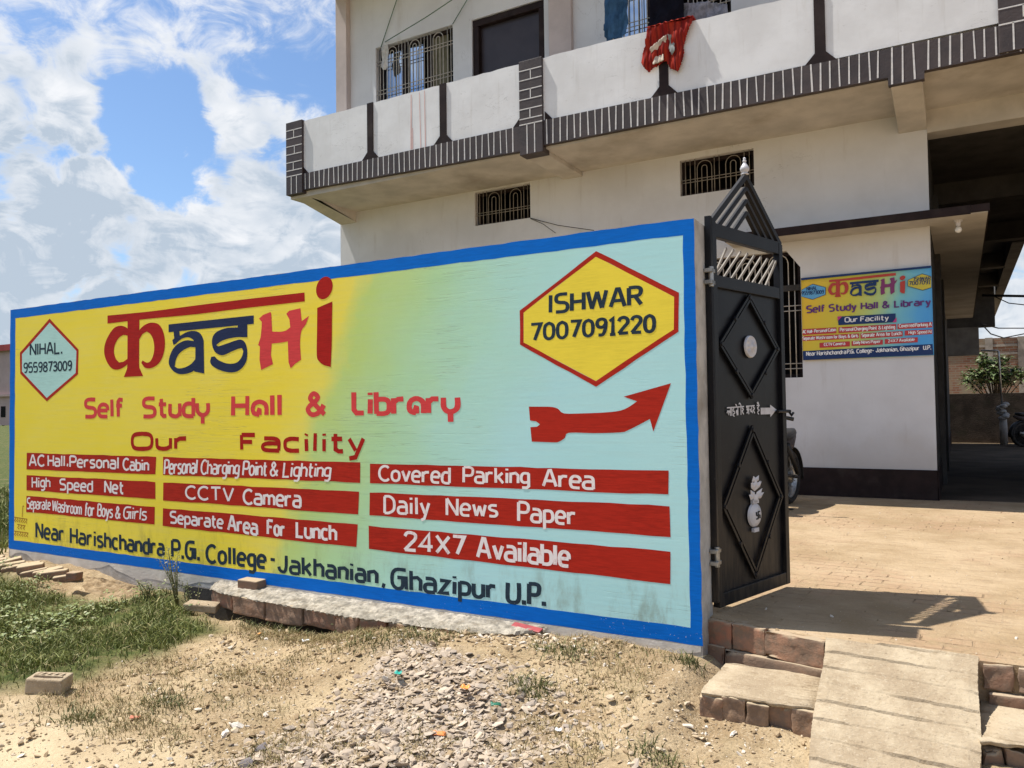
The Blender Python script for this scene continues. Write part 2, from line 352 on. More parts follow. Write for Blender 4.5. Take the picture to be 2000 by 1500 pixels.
def gate_mat():
    m = Mat('dusty_black_enamel', .42, .22); v = m.vec(); col = m.mix(m.mr(m.noise(4, 6, .6, v), .35, .65), (.005, .005, .007), (.009, .009, .011))
    dz = m.math('MULTIPLY', m.mr(m.xyz()[2], 1.25, .35), m.mr(m.noise(9, 6, .65, m.vec((3, 3, .5))), .35, .7)); col = m.mix(m.math('MULTIPLY', dz, .5), col, (.085, .065, .045))
    ch = m.math('GREATER_THAN', m.noise(38, 4, .65, v), .735); col = m.mix(m.math('MULTIPLY', ch, .6), col, (.20, .19, .18)); m.color(col); m.bump(m.noise(30, 4, .6, v), .12, .003); m.bump(m.noise(3, 3, .5, v), .12, .02); return m.m
MT['gate'] = gate_mat()
MT['silver'] = simple('silver_paint', (.55, .54, .56), .45, .5, .1, 12, 40, .2, .002, (.25, .24, .24), .4)
MT['steel'] = simple('worn_steel', (.33, .33, .32), .4, .5, .3, 20, 60, .2, .002, metal=.8)
MT['cream'] = simple('cream_bar_paint', (.43, .395, .345), .55, .35, .15, 9, 50, .15, .002)
MT['dull'] = simple('dull_bar_paint', (.25, .225, .195), .7, .2, .2, 9, 50, .2, .002)
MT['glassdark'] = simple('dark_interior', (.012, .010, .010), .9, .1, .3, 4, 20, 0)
gm = Mat('window_glass', .04, .6); gm.color((.42, .5, .6)); gm.b.inputs['Metallic'].default_value = 1; gm.bump(gm.noise(.9, 2, .5), .03, .05); MT['glass'] = gm.m
MT['brick'] = brick_mat('old_brick')
MT['rbrick'] = brick_mat('red_brick', (.34, .12, .07), (.33, .2, .13), (.45, .36, .24), .35)
MT['dustbrick'] = brick_mat('dusty_brick', (.30, .16, .10), (.33, .23, .15), (.44, .35, .23), .75)
MT['gbrick'] = brick_mat('grey_brick', (.24, .125, .08), (.28, .20, .14), (.44, .35, .24), .5)
def conc_mat():
    m = Mat('dusty_concrete', .95, .12); v = m.vec(); col = m.mix(m.mr(m.noise(4, 6, .65, v), .35, .65), (.33, .255, .17), (.46, .375, .26))
    col = m.mix(m.math('MULTIPLY', m.mr(m.noise(12, 6, .7, m.vec(loc=(4, 2, 0))), .52, .7), .6), col, (.24, .175, .105)); col = m.mix(m.math('MULTIPLY', m.mr(m.noise(70, 4, .7, v), .55, .66), .55), col, (.50, .42, .31)); col = m.mix(m.math('MULTIPLY', m.mr(m.noise(48, 4, .7, m.vec(loc=(1, 8, 0))), .6, .7), .6), col, (.15, .11, .07))
    m.color(col); m.bump(m.noise(60, 6, .7, v), .8, .008); m.bump(m.noise(9, 6, .65, v), .5, .02); return m.m
MT['conc'] = conc_mat()
MT['rough'] = simple('crumbly_white_cement', (.33, .295, .24), .95, .12, .4, 14, 60, .8, .012, (.20, .165, .12), .85)
MT['rubber'] = simple('tyre_rubber', (.018, .017, .017), .75, .3, .3, 12, 60, .3, .003, (.12, .1, .075), .4)
MT['black'] = simple('black_plastic', (.015, .015, .016), .45, .4, .3, 8, 60, .1, .002)
MT['bulb'] = simple('milky_bulb', (.75, .74, .7), .2, .5, .04, 9, 40, 0)

# ------------------------------------------------------------------ ground: one sheet out to the horizon
def poly_w(px, z=0.02): return [(lambda p: (p.x, p.y))(FZ(x, y, z)) for x, y in px]
GRASS = poly_w([(-420, 1120), (0, 1132), (120, 1160), (240, 1168), (330, 1150), (425, 1190), (438, 1228), (340, 1262), (255, 1290), (170, 1322), (60, 1345), (-420, 1420)])
GRAVEL = poly_w([(440, 1530), (560, 1445), (640, 1390), (720, 1325), (790, 1298), (890, 1312), (960, 1340), (1040, 1385), (1060, 1440), (1075, 1530), (1085, 1900), (250, 1900)])
SAND = poly_w([(-900, 1440), (0, 1378), (120, 1395), (300, 1432), (400, 1490), (430, 1560), (300, 2100), (-900, 2100)])
def inside(P, poly):
    x, y = P[:, 0], P[:, 1]; r = np.zeros(len(P), bool); n = len(poly)
    for i in range(n):
        x0, y0 = poly[i]; x1, y1 = poly[i - 1]
        c = ((y0 > y) != (y1 > y)) & (x < (x1 - x0) * (y - y0) / (y1 - y0 + 1e-12) + x0); r ^= c
    return r
def edge_dist(P, poly):
    d = np.full(len(P), 1e9); n = len(poly)
    for i in range(n):
        a = np.array(poly[i]); b = np.array(poly[i - 1]); ab = b - a
        t = np.clip(((P - a) @ ab) / (ab @ ab), 0, 1); q = a + t[:, None] * ab
        d = np.minimum(d, np.hypot(*(P - q).T))
    return d
def sdist(P, poly): d = edge_dist(P, poly); return np.where(inside(P, poly), d, -d)
def sstep(x, a, b): t = np.clip((x - a) / (b - a), 0, 1); return t * t * (3 - 2 * t)
def vnoise(x, y, seed):
    g = np.random.default_rng(seed).random((64, 64)); xi = np.floor(x).astype(int); yi = np.floor(y).astype(int); fx = x - xi; fy = y - yi
    fx = fx * fx * (3 - 2 * fx); fy = fy * fy * (3 - 2 * fy); G = lambda a, b: g[a % 64, b % 64]
    return (G(xi, yi) * (1 - fx) + G(xi + 1, yi) * fx) * (1 - fy) + (G(xi, yi + 1) * (1 - fx) + G(xi + 1, yi + 1) * fx) * fy - .5
def ground_h(x, y):
    x = np.asarray(x, float); y = np.asarray(y, float)
    near = sstep(y, 2.7, 4.35)
    rise = .145 * sstep(x, -3.9, -2.9) + .02 * (1 - sstep(x, -3.9, -2.9)) + .09 * sstep(-x, 6.3, 7.2)
    rise = rise * (1 - .85 * sstep(x, -1.35, -1.1))
    h = rise * near
    h -= .17 * sstep(x, -5.75, -5.35) * (1 - sstep(x, -3.9, -3.5)) * sstep(y, 3.95, 4.2)      # the washed-out hollow under the ledge
    h += .05 * np.exp(-(((x + 3.1) / .8) ** 2 + ((y - 3.75) / .35) ** 2))
    amp = sstep(y, 1.0, 2.6) * (1 - sstep(y, 4.6, 6)) * (1 - sstep(np.abs(x + 4), 7, 10))
    P = np.stack([x.ravel(), y.ravel()], 1)
    sm = 1 - .75 * sstep(sdist(P, SAND), -.25, .15).reshape(x.shape)
    h += amp * sm * (.05 * vnoise(x * 1.7 + 5, y * 1.7 + 9, 1) + .028 * vnoise(x * 5 + 3, y * 5, 2) + .016 * vnoise(x * 13, y * 13 + 7, 3) + .012 * vnoise(x * 28, y * 28, 4))
    h -= .04 * (1 - sstep(y, 4.4, 4.7)) * 0
    h = np.where((y > 4.75) & (x > -9.2), np.minimum(h, -.02), h)
    return h
def axis(fine0, fine1, step, far0, far1):
    a = list(np.arange(fine0, fine1 + 1e-6, step)); s = step; p = fine0; L = []
    while p > far0: s *= 1.22; p -= s; L.append(p)
    s = step; q = a[-1]; R = []
    while q < far1: s *= 1.22; q += s; R.append(q)
    return np.array(L[::-1] + a + R)
gx = axis(-10, 1.6, .028, -900, 900); gy = axis(1.5, 4.5, .028, -500, 1200)
GX, GY = np.meshgrid(gx, gy); GH = ground_h(GX, GY)
nx, ny = len(gx), len(gy)
me = bpy.data.meshes.new('ground')
vv = np.stack([GX.ravel(), GY.ravel(), GH.ravel()], 1)
ii = np.arange(nx * ny).reshape(ny, nx)
ff = np.stack([ii[:-1, :-1].ravel(), ii[:-1, 1:].ravel(), ii[1:, 1:].ravel(), ii[1:, :-1].ravel()], 1)
me.from_pydata(vv.tolist(), [], ff.tolist()); me.polygons.foreach_set('use_smooth', [True] * len(me.polygons))
P2 = vv[:, :2]
gmask = sstep(sdist(P2, GRASS) + .25 * vnoise(P2[:, 0] * 4, P2[:, 1] * 4, 8), -.12, .25)
field = np.maximum(sstep(-P2[:, 0], 8.7, 9.2), sstep(P2[:, 1], 45, 60)); gmask = np.maximum(gmask, field)
gravm = sstep(sdist(P2, GRAVEL) + .3 * vnoise(P2[:, 0] * 3, P2[:, 1] * 3, 9), -.15, .15)
sandm = sstep(sdist(P2, SAND) + .35 * vnoise(P2[:, 0] * 3, P2[:, 1] * 3, 10), -.3, .3)
ca = me.color_attributes.new('cover', 'FLOAT_COLOR', 'POINT')
ca.data.foreach_set('color', np.stack([gmask, gravm, sandm, np.ones(len(P2))], 1).ravel())
def ground_mat():
    m = Mat('dry_earth', .97, .1); v = m.vec()
    sp = m.N.new('ShaderNodeSeparateColor'); m.L.new(m.attr('cover'), sp.inputs[0]); gr, gv, sd = sp.outputs
    n1 = m.noise(2.2, 7, .62, v); n2 = m.noise(18, 6, .65, v); n3 = m.noise(75, 4, .7, v)
    col = m.mix(m.mr(n1, .36, .64), (.31, .22, .125), (.47, .36, .22))
    col = m.mix(m.math('MULTIPLY', m.mr(n2, .5, .7), .5), col, (.20, .14, .08)); col = m.mix(m.math('MULTIPLY', m.mr(n3, .52, .66), .6), col, (.55, .45, .31)); col = m.mix(m.math('MULTIPLY', m.mr(m.noise(45, 4, .7, m.vec(loc=(3, 1, 0))), .58, .68), .6), col, (.13, .09, .05))
    sand = m.mix(m.mr(n1, .3, .7), (.48, .37, .23), (.56, .45, .29)); sand = m.mix(m.math('MULTIPLY', m.mr(n2, .55, .75), .35), sand, (.4, .3, .18))
    col = m.mix(sd, col, sand)
    col = m.mix(m.math('MULTIPLY', gv, .8), col, m.mix(m.mr(n3, .4, .6), (.25, .185, .12), (.38, .30, .21)))
    soil = m.mix(m.mr(n2, .35, .65), (.045, .065, .018), (.11, .12, .04)); col = m.mix(gr, col, soil)
    lit = m.math('MULTIPLY', m.mr(m.noise(3.4, 6, .68, m.vec(loc=(7, 2, 0))), .5, .68), m.math('SUBTRACT', 1, sd)); col = m.mix(m.math('MULTIPLY', lit, .55), col, m.mix(m.mr(m.noise(38, 4, .7, v), .4, .6), (.13, .10, .05), (.34, .26, .15)))
    m.color(col)
    m.bump(m.noise(11, 7, .7, v), m.math('SUBTRACT', .75, m.math('MULTIPLY', sd, .5)) if False else .6, .035); m.bump(m.noise(60, 6, .7, v), .7, .014)
    vo = m.N.new('ShaderNodeTexVoronoi'); vo.inputs['Scale'].default_value = 42; m.L.new(v, vo.inputs['Vector']); m.bump(m.math('MULTIPLY', m.mr(vo.outputs[0], 0, .5), m.math('SUBTRACT', 1, sd)), .4, .012)
    return m.m
me.materials.append(ground_mat()); go = bpy.data.objects.new('ground', me); COL.objects.link(go); tag(go, kind='structure')
def gh(x, y): return float(ground_h(np.array([x]), np.array([y]))[0])

# ------------------------------------------------------------------ yard, edge courses, steps, ramp
ZP = .32; YW = 4.4; YF = 11.25; YB = 9.9
def yard_mat():
    m = Mat('dusty_brick_paving', .95, .12); v = m.vec()
    bt = m.N.new('ShaderNodeTexBrick'); bt.inputs['Scale'].default_value = 1; bt.inputs['Brick Width'].default_value = .24; bt.inputs['Row Height'].default_value = .118
    bt.inputs['Mortar Size'].default_value = .007; bt.inputs['Mortar Smooth'].default_value = .4; bt.offset = .5
    rot = m.N.new('ShaderNodeMapping'); rot.inputs['Rotation'].default_value = (0, 0, .06); m.L.new(m.P.outputs['Position'], rot.inputs[0])
    wob = m.N.new('ShaderNodeVectorMath'); wob.operation = 'MULTIPLY_ADD'; m.L.new(m.noise(6, 3, .6, v, col=True), wob.inputs[0]); wob.inputs[1].default_value = (.03, .03, 0); m.L.new(rot.outputs[0], wob.inputs[2])
    m.L.new(wob.outputs[0], bt.inputs['Vector'])
    bare = m.math('MULTIPLY', m.mr(m.noise(1.1, 6, .65, v), .47, .66), m.mr(m.noise(14, 5, .6, v), .35, .55))
    dust = m.mix(m.mr(m.noise(1.6, 6, .6, v), .32, .68), (.31, .22, .125), (.435, .325, .205))
    dust = m.mix(m.math('MULTIPLY', m.mr(m.noise(9, 6, .7, m.vec((.5, 2, 1))), .48, .68), .6), dust, (.27, .19, .115))
    dust = m.mix(m.math('MULTIPLY', m.mr(m.noise(60, 4, .7, v), .58, .7), .5), dust, (.56, .46, .33))
    mort = m.math('MULTIPLY', bt.outputs['Fac'], bare); gap = m.math('GREATER_THAN', m.noise(4.5, 4, .6, m.vec(loc=(5, 1, 0))), .54)
    col = m.mix(m.math('MULTIPLY', bare, .5), dust, (.40, .26, .165)); col = m.mix(m.math('MULTIPLY', mort, m.math('ADD', m.math('MULTIPLY', gap, .6), .25)), col, (.13, .09, .05))
    m.color(col); m.bump(m.noise(26, 7, .7, v), .7, .016); m.bump(m.noise(3, 5, .65, v), .6, .05); m.bump(m.math('MULTIPLY', mort, -1), .7, .012); return m.m
MT['yard'] = yard_mat(); MT['soilm'] = simple('earth_mortar', (.26, .19, .115), .97, .1, .25, 12, 40, .8, .015)
front = [(-1.36, 4.575), (-1.2, 4.535), (-1.02, 4.495), (-.85, 4.445), (-.64, 4.39)] + [(-.4, 4.37), (-.1, 4.37), (.05, 4.37), (.3, 4.375), (.75, 4.37), (2, 4.37), (14, 4.4)]
mb = MB(); loop = front + [(14, 60), (-8.9, 60), (-8.9, 4.68), (-1.36, 4.68)]
mb.prism(loop, lambda x, y: (x, y, ZP), lambda x, y: (x, y, -.3))
tag(mb.build('yard', MT['yard']), kind='structure')
mb = MB(); mb.prism([(-.26, 11.35), (2.19, 11.5), (2.19, 18.3), (1.6, 27), (-.26, 26.85)], lambda x, y: (x, y, ZP + .004), lambda x, y: (x, y, ZP - .02)); tag(mb.build('passage_shade_sheet', simple('painted_floor_shade', (.085, .066, .048), .95, .1, .35, 1.2, 30, .5, .01, (.03, .024, .02), .7)), kind='structure')  # added sheet; the passage shade is painted into its dark colour

def brick(mb, p0, p1, yo, dep, z0, z1, rnd=.006):
    """a worn brick of a course running p0 > p1 (x, y), sunk dep behind its face"""
    a = Vector((*p0, 0)); b = Vector((*p1, 0)); d = (b - a).normalized(); n = Vector((d.y, -d.x, 0)); J = lambda: random.uniform(-rnd, rnd)
    vs = []
    for z in (z0, z1):
        for q, o in ((a, yo), (b, yo), (b, yo - dep), (a, yo - dep)):
            p = q + n * o; vs.append((p.x + J(), p.y + J(), z + J()))
    mb.add(vs, [(0, 3, 2, 1), (4, 5, 6, 7), (0, 1, 5, 4), (1, 2, 6, 5), (2, 3, 7, 6), (3, 0, 4, 7)])
def course(mb, path, lens, yo, dep, z0, z1, gap=.012):
    pts = [Vector((*p, 0)) for p in path]; tot = sum((pts[i + 1] - pts[i]).length for i in range(len(pts) - 1))
    def at(s):
        for i in range(len(pts) - 1):
            l = (pts[i + 1] - pts[i]).length
            if s <= l or i == len(pts) - 2: return pts[i].lerp(pts[i + 1], min(1, s / l))
            s -= l
    s = 0
    for l in lens:
        a = at(min(s + gap / 2, tot)); b = at(min(s + l - gap / 2, tot)); brick(mb, a.xy, b.xy, yo + random.uniform(-.006, .006), dep, z0, z1); s += l
t = thing('brick_edging', (-.98, 4.4, 0), 'two worn courses of red and grey brick under the gate, left of the ramp', 'brick edging')
pl = [(-1.34, 4.54), (-.64, 4.365)]; mb = MB(); course(mb, pl, [.19, .20, .33], .012, .10, .178, .318, .008); roughen(mb.build('brick_course', MT['rbrick'], t, bevel=.004), .022, .05)
mb = MB(); course(mb, pl, [.15, .57], .035, .10, .005, .174, .008); roughen(mb.build('brick_course', MT['gbrick'], t, bevel=.004), .022, .05)
t = thing('brick_edging', (1, 4.35, 0), 'broken brick courses edging the yard, right of the ramp', 'brick edging')
mb = MB(); course(mb, [(.055, 4.36), (3, 4.36)], [.14, .24, .23, .25, .24, .25, .24, .24], .012, .10, .20, .312, .016); roughen(mb.build('brick_course', MT['gbrick'], t, bevel=.004), .022, .05)
mb = MB(); course(mb, [(.07, 4.36), (3, 4.36)], [.25, .24, .23, .25, .24, .25, .24, .24], .03, .10, .06, .185, .016); roughen(mb.build('brick_course', MT['gbrick'], t, bevel=.004), .022, .05)

def slab_top(name, px, z, zb, label, mats, rnd=.008, sub=14):
    """low step: worn dusty top, bricks showing along the broken front"""
    P = [FZ(x, y, z) for x, y in px]
    t = thing(name, (sum(p.x for p in P) / len(P), sum(p.y for p in P) / len(P), 0), label, 'step')
    mb = MB(); loop = []
    for i, p in enumerate(P):
        q = P[(i + 1) % len(P)]
        for k in range(sub):
            r = p.lerp(q, k / sub); loop.append((r.x + random.uniform(-rnd, rnd), r.y + random.uniform(-rnd, rnd)))
    mb.prism(loop, lambda x, y: (x, y, z + random.uniform(-.003, .003)), lambda x, y: (x + random.uniform(-.006, .006), y + .006 + random.uniform(-.004, .01), z - .016)); roughen(mb.build('step_top', mats[0], t), .012, .07, 2)
    return t, P
t, P = slab_top('brick_step', [(1366, 1352), (1598, 1386), (1625, 1324), (1420, 1294)], .135, 0, 'low dusty brick step below the gate, left of the ramp', [MT['conc']])
mb = MB(); mb.prism([(p.x + (.03 if i in (0, 3) else -.01), p.y + (.03 if i < 2 else -.01)) for i, p in enumerate(P)], lambda x, y: (x, y, -.1), lambda x, y: (x, y, .117)); mb.build('step_core', MT['soilm'], t)
mb = MB(); n_ = 5
for i in range(n_):
    a = P[0].lerp(P[1], i / n_); b = P[0].lerp(P[1], (i + 1) / n_); brick(mb, (a.x + .002, a.y + .008), (b.x - .002, b.y + .008), random.uniform(-.012, .012), .12, -.06, .12, .012)
for i in range(2):
    a = P[3].lerp(P[0], i / 2); b = P[3].lerp(P[0], (i + 1) / 2); brick(mb, (a.x + .015, a.y - .004), (b.x + .015, b.y + .006), 0, .1, -.06, .118, .01)
roughen(mb.build('step_face', MT['dustbrick'], t, bevel=.004), .022, .05)
t, P = slab_top('brick_step', [(1915, 1447), (2180, 1475), (2170, 1385), (1915, 1352)], .135, 0, 'crumbling brick step at the frame edge, right of the ramp', [MT['conc']])
mb = MB()
for i in range(5):
    a = P[0].lerp(P[1], i / 5); b = P[0].lerp(P[1], (i + 1) / 5); brick(mb, (a.x + .006, a.y + .02), (b.x - .006, b.y + .02), 0, .1, -.06, .095, .016)
roughen(mb.build('step_face', MT['gbrick'], t, bevel=.004), .022, .05)

# ramp: ribbed cement wedge
t = thing('cement_ramp', (-.29, 3.95, 0), 'pale ribbed cement ramp rising from the lane to the yard', 'ramp')
mb = MB(); L0, R0 = Vector((-.645, 4.40, .335)), Vector((.045, 4.40, .335)); L1, R1 = Vector((-.60, 3.36, -.06)), Vector((.02, 3.36, -.06))
nu, nv = 16, 160; vs = []; fs = []
for j in range(nv + 1):
    s = j / nv
    for i in range(nu + 1):
        u = i / nu; p = L0.lerp(L1, s).lerp(R0.lerp(R1, s), u)
        ph = (s * 9.0 - .28 * u) % 1; p.z += .002 * ph - (.017 * max(.25, min(1, .5 + 1.6 * math.sin(u * 4.3 + int(s * 9 - .28 * u) * 2.1))) if ph > .90 else 0)
        if i in (0, nu): p.x += .006 * math.sin(j * .055 + i) + random.uniform(-.0015, .0015); p.z -= .004 + .003 * math.sin(j * .11 + i)
        p.z += random.uniform(-.0015, .0015); vs.append(p)
for j in range(nv):
    for i in range(nu): a = j * (nu + 1) + i; fs.append((a, a + 1, a + nu + 2, a + nu + 1))
b0 = len(vs)
for j in range(nv + 1):
    for i in (0, nu): q = vs[j * (nu + 1) + i]; vs.append(Vector((q.x + (.012 if i == 0 else -.012), q.y, -.2)))
for j in range(nv):
    a = j * (nu + 1); c = b0 + 2 * j; fs.append((a, a + nu + 1, c + 2, c)); a += nu; fs.append((a + nu + 1, a, c + 1, c + 3))
mb.add(vs, fs); mb.build('ramp_surface', MT['conc'], t)

# ------------------------------------------------------------------ painted boundary wall
XL, XR, ZB, ZT = -8.455, -1.30, .195, 2.636; TH = .22
wall = thing('painted_wall', ((XL + XR) / 2, YW + TH / 2, 0), 'long low wall painted yellow and pale blue with a blue border and lettering', 'wall')
mb = MB(); n_ = 90; top = []
for i in range(n_ + 1): top.append((XL + (XR - XL) * i / n_, ZT - random.uniform(0, .008)))
vs = []; fs = []
for x, z in top: vs += [(x, YW, -.3), (x, YW, z), (x, YW + TH, z - random.uniform(0, .01)), (x, YW + TH, -.3)]
for i in range(n_):
    for k in range(4): a = i * 4 + k; b = i * 4 + (k + 1) % 4; fs.append((a, b, b + 4, a + 4))
fs += [(0, 1, 2, 3), (n_ * 4 + 3, n_ * 4 + 2, n_ * 4 + 1, n_ * 4)]
mb.add(vs, fs); mb.build('wall_body', MT['plaster'], wall)
WY = lambda k: YW - .0015 - .0005 * k
def wq(px): return [(lambda p: (p.x, p.z))(FY(x, y, YW)) for x, y in px]
def rag(loop, step=.07, amp=.004):
    out = []
    for i, p in enumerate(loop):
        q = loop[(i + 1) % len(loop)]; d = math.dist(p, q); k = max(1, int(d / step))
        for j in range(k): s = j / k; out.append((p[0] + (q[0] - p[0]) * s + random.uniform(-amp, amp), p[1] + (q[1] - p[1]) * s + random.uniform(-amp, amp)))
    return out
bw = .095
oc = [(XL, ZB), (XR, ZB), (XR, ZT - .004), (XL, ZT - .004)]; ic = [(XL + bw, ZB + bw * .95), (XR - bw * .72, ZB + bw), (XR - bw * .72, ZT - bw), (XL + bw, ZT - bw)]
mb = MB(); mb.sheet([[(x, z) for x, z in [(XL + bw - .02, ZB + bw - .03), (XR - bw * .72 + .02, ZB + bw - .02), (XR - bw * .72 + .02, ZT - bw + .02), (XL + bw - .02, ZT - bw + .02)]]], lambda x, z: (x, WY(0), z)); mb.build('painted_panel', MT['panel'], wall)
mb = MB(); mb.sheet([rag(oc, .08, .003), rag(ic, .09, .003)], lambda x, z: (x, WY(1), z)); mb.build('border', MT['blue'], wall)
# left return and ragged plaster skirt at the foot
mb = MB(); lo = []; up = []
for i in range(70):
    x = XL + .02 + (XR - XL - .03) * i / 69; up.append((x, ZB - .004)); lo.append((x, max(.02, .11 + .05 * math.sin(i * .7) * math.sin(i * .23 + 1) + random.uniform(-.018, .018))))
mb.sheet([up + lo[::-1]], lambda x, z: (x, WY(.6), z)); mb.build('plaster_skirt', simple('pale_skirt_plaster', (.62, .58, .52), .9, .2, .15, 4, 40, .5, .006, (.36, .30, .22), .6), wall)

# ------- brush lettering
def sm(pts, n=5):
    P = [Vector(p) for p in pts]; out = []; k = len(P)
    for i in range(k - 1):
        a, b, c, d = P[max(i - 1, 0)], P[i], P[i + 1], P[min(i + 2, k - 1)]
        for j in range(n):
            t = j / n; out.append(.5 * ((2 * b) + (c - a) * t + (2 * a - 5 * b + 4 * c - d) * t * t + (3 * b - a - 3 * c + d) * t ** 3))
    return out + [P[-1]]
FONT = {}
def G(ch, w, *strokes): FONT[ch] = (w, strokes)
G('A', .72, '0,0 .3,1 .42,1 .72,0', '.1,.34 .62,.34'); G('B', .6, '0,0 0,1', '0,1 .34,1 .5,.9 .5,.63 .36,.54 0,.54', '.3,.54 .42,.53 .6,.42 .6,.12 .42,0 0,0')
G('C', .66, '~.64,.88 .52,.99 .3,1 .08,.82 0,.5 .08,.18 .3,0 .52,.01 .66,.12'); G('D', .64, '0,0 0,1', '~0,1 .3,1 .56,.82 .64,.5 .56,.18 .3,0 0,0')
G('F', .56, '0,0 0,1', '0,1 .56,1', '0,.52 .46,.52'); G('G', .76, '.72,1 .3,1 .1,.9 0,.68 0,.3 .1,.1 .28,0 .48,.04 .56,.2 .56,.58', '.28,.58 .74,.58 .74,0')
G('H', .6, '0,0 0,1', '.6,0 .6,1', '0,.5 .6,.5'); G('I', .1, '.05,0 .05,1'); G('J', .5, '~.46,1 .46,.3 .36,.04 .18,.02 .04,.14 0,.3'); G('L', .52, '0,1 0,0 .52,0')
G('N', .62, '0,0 0,1', '0,1 .62,0', '.62,0 .62,1'); G('O', .72, '~.36,1 .1,.94 0,.72 0,.28 .1,.05 .36,0 .62,.05 .72,.28 .72,.72 .62,.94 .36,1'); G('P', .58, '0,0 0,1', '0,1 .4,1 .58,.88 .58,.58 .4,.46 0,.46')
G('R', .62, '0,0 0,1', '0,1 .4,1 .58,.88 .58,.62 .4,.5 0,.5', '.3,.5 .62,0'); G('S', .6, '.58,1 .2,1 .03,.88 .03,.64 .18,.54 .44,.5 .58,.38 .58,.13 .42,0 0,0')
G('T', .66, '0,1 .66,1', '.33,1 .33,0'); G('U', .66, '~0,1 0,.28 .1,.06 .33,0 .56,.06 .66,.28 .66,1'); G('V', .66, '0,1 .34,0', '.34,0 .66,1'); G('W', .95, '0,1 .2,0', '.2,0 .47,.95', '.47,.95 .72,0', '.72,0 .95,1')
G('X', .6, '0,0 .6,.95', '0,.95 .6,0'); G('&', .8, '~.78,.0 .2,.62 .12,.84 .28,1 .46,.84 .36,.64 .08,.4 0,.2 .16,0 .4,.02 .62,.22 .74,.46'); G('M', .8, '0,0 0,1', '0,1 .4,.2', '.4,.2 .8,1', '.8,1 .8,0')
G('a', .54, '.04,.7 .36,.7 .5,.6 .54,.4 .54,0', '.54,.4 .18,.4 .02,.32 0,.12 .14,0 .54,0'); G('b', .5, '0,1.0 0,0', '0,.64 .34,.66 .5,.52 .5,.14 .34,0 0,0'); G('c', .48, '.48,.66 .2,.68 .04,.56 0,.34 .04,.12 .2,0 .48,.02')
G('d', .5, '.5,1.0 .5,0', '.5,.66 .18,.68 .02,.52 0,.16 .16,0 .5,.0'); G('e', .52, '~0,.36 .52,.36', '.52,.36 .5,.58 .34,.7 .14,.68 .01,.5 0,.2 .12,.02 .5,.0'); G('f', .38, '.38,.96 .2,1 .12,.86 .12,0', '0,.64 .34,.64')
G('g', .5, '.5,.66 .18,.68 .02,.52 .02,.22 .16,.06 .5,.08', '.5,.7 .5,-.16 .36,-.28 .06,-.26'); G('h', .5, '0,1.0 0,0', '0,.62 .34,.68 .5,.54 .5,0'); G('i', .1, '.05,.68 .05,0', '.05,.86 .05,.98'); G('k', .5, '0,1.0 0,0', '.46,.68 .02,.3', '.14,.42 .5,0')
G('l', .1, '.05,1.0 .05,0'); G('m', .8, '0,.7 0,0', '0,.62 .26,.68 .4,.54 .4,0', '.4,.6 .64,.68 .8,.54 .8,0'); G('n', .5, '0,.7 0,0', '0,.62 .34,.68 .5,.54 .5,0'); G('o', .52, '~.26,.7 .06,.6 0,.35 .06,.1 .26,0 .46,.1 .52,.35 .46,.6 .26,.7')
G('p', .5, '0,.7 0,-.32', '0,.66 .34,.66 .5,.52 .5,.2 .34,.06 0,.06'); G('r', .4, '0,.7 0,0', '0,.5 .16,.66 .4,.66'); G('s', .46, '.45,.68 .14,.68 .01,.58 .06,.42 .4,.3 .45,.12 .32,0 0,.01'); G('t', .4, '.14,.98 .14,.14 .24,.01 .4,.01', '0,.68 .38,.68')
G('u', .5, '0,.7 0,.16 .14,.01 .36,.01 .5,.16', '.5,.7 .5,0'); G('v', .5, '0,.7 .26,0', '.26,0 .5,.7'); G('w', .72, '0,.7 .17,0', '.17,0 .36,.62', '.36,.62 .55,0', '.55,0 .72,.7'); G('y', .5, '0,.7 .24,.06', '.5,.7 .22,-.22 .02,-.3'); G('z', .5, '.02,.67 .48,.67 .02,.02 .5,.02')
G('Y', .56, '~0,.7 .02,.24 .28,.04 .54,.24 .56,.7', '.28,.04 .28,-.34'); FONT['\u00fd'] = FONT['Y']      # the y of the coral line
G('\u00e5', .6, '~.6,0 .6,.34 .54,.56 .32,.68 .1,.58 .02,.34 .08,.1 .3,.02', '.31,0 .31,.24 .2,.28')        # its a
G('\u0142', .4, '0,1 0,.2 .1,.03 .4,.03')
G('0', .54, '~.27,1 .06,.86 0,.5 .06,.14 .27,0 .48,.14 .54,.5 .48,.86 .27,1'); G('1', .3, '0,.84 .18,1 .18,0', '0,0 .32,0'); G('2', .54, '~0,.78 .1,.96 .3,1 .5,.88 .5,.66 .3,.4 .0,.02', '0,.02 .54,.02'); G('3', .52, '~0,.88 .2,1 .44,.94 .46,.66 .2,.53 .5,.4 .5,.12 .24,0 0,.1')
G('4', .6, '.44,0 .44,1 0,.3 .6,.3'); G('5', .54, '.5,1 .06,1 .02,.56 .34,.6 .52,.46 .52,.16 .36,0 0,.04'); G('7', .54, '0,1 .54,1 .2,0'); G('8', .54, '~.27,.53 .05,.66 .06,.9 .27,1 .48,.9 .49,.66 .27,.53 .02,.36 .04,.1 .27,0 .5,.1 .52,.36 .27,.53'); G('9', .54, '~.5,.66 .34,.5 .1,.54 .02,.76 .12,.96 .36,1 .52,.84 .5,.4 .36,.04 .1,.02')
G('.', .12, '.06,-.05 .06,.15'); G(',', .16, '.12,.1 .04,-.14'); G('-', .36, '0,.42 .36,.42'); G(' ', .3)
NIB = [1.3]
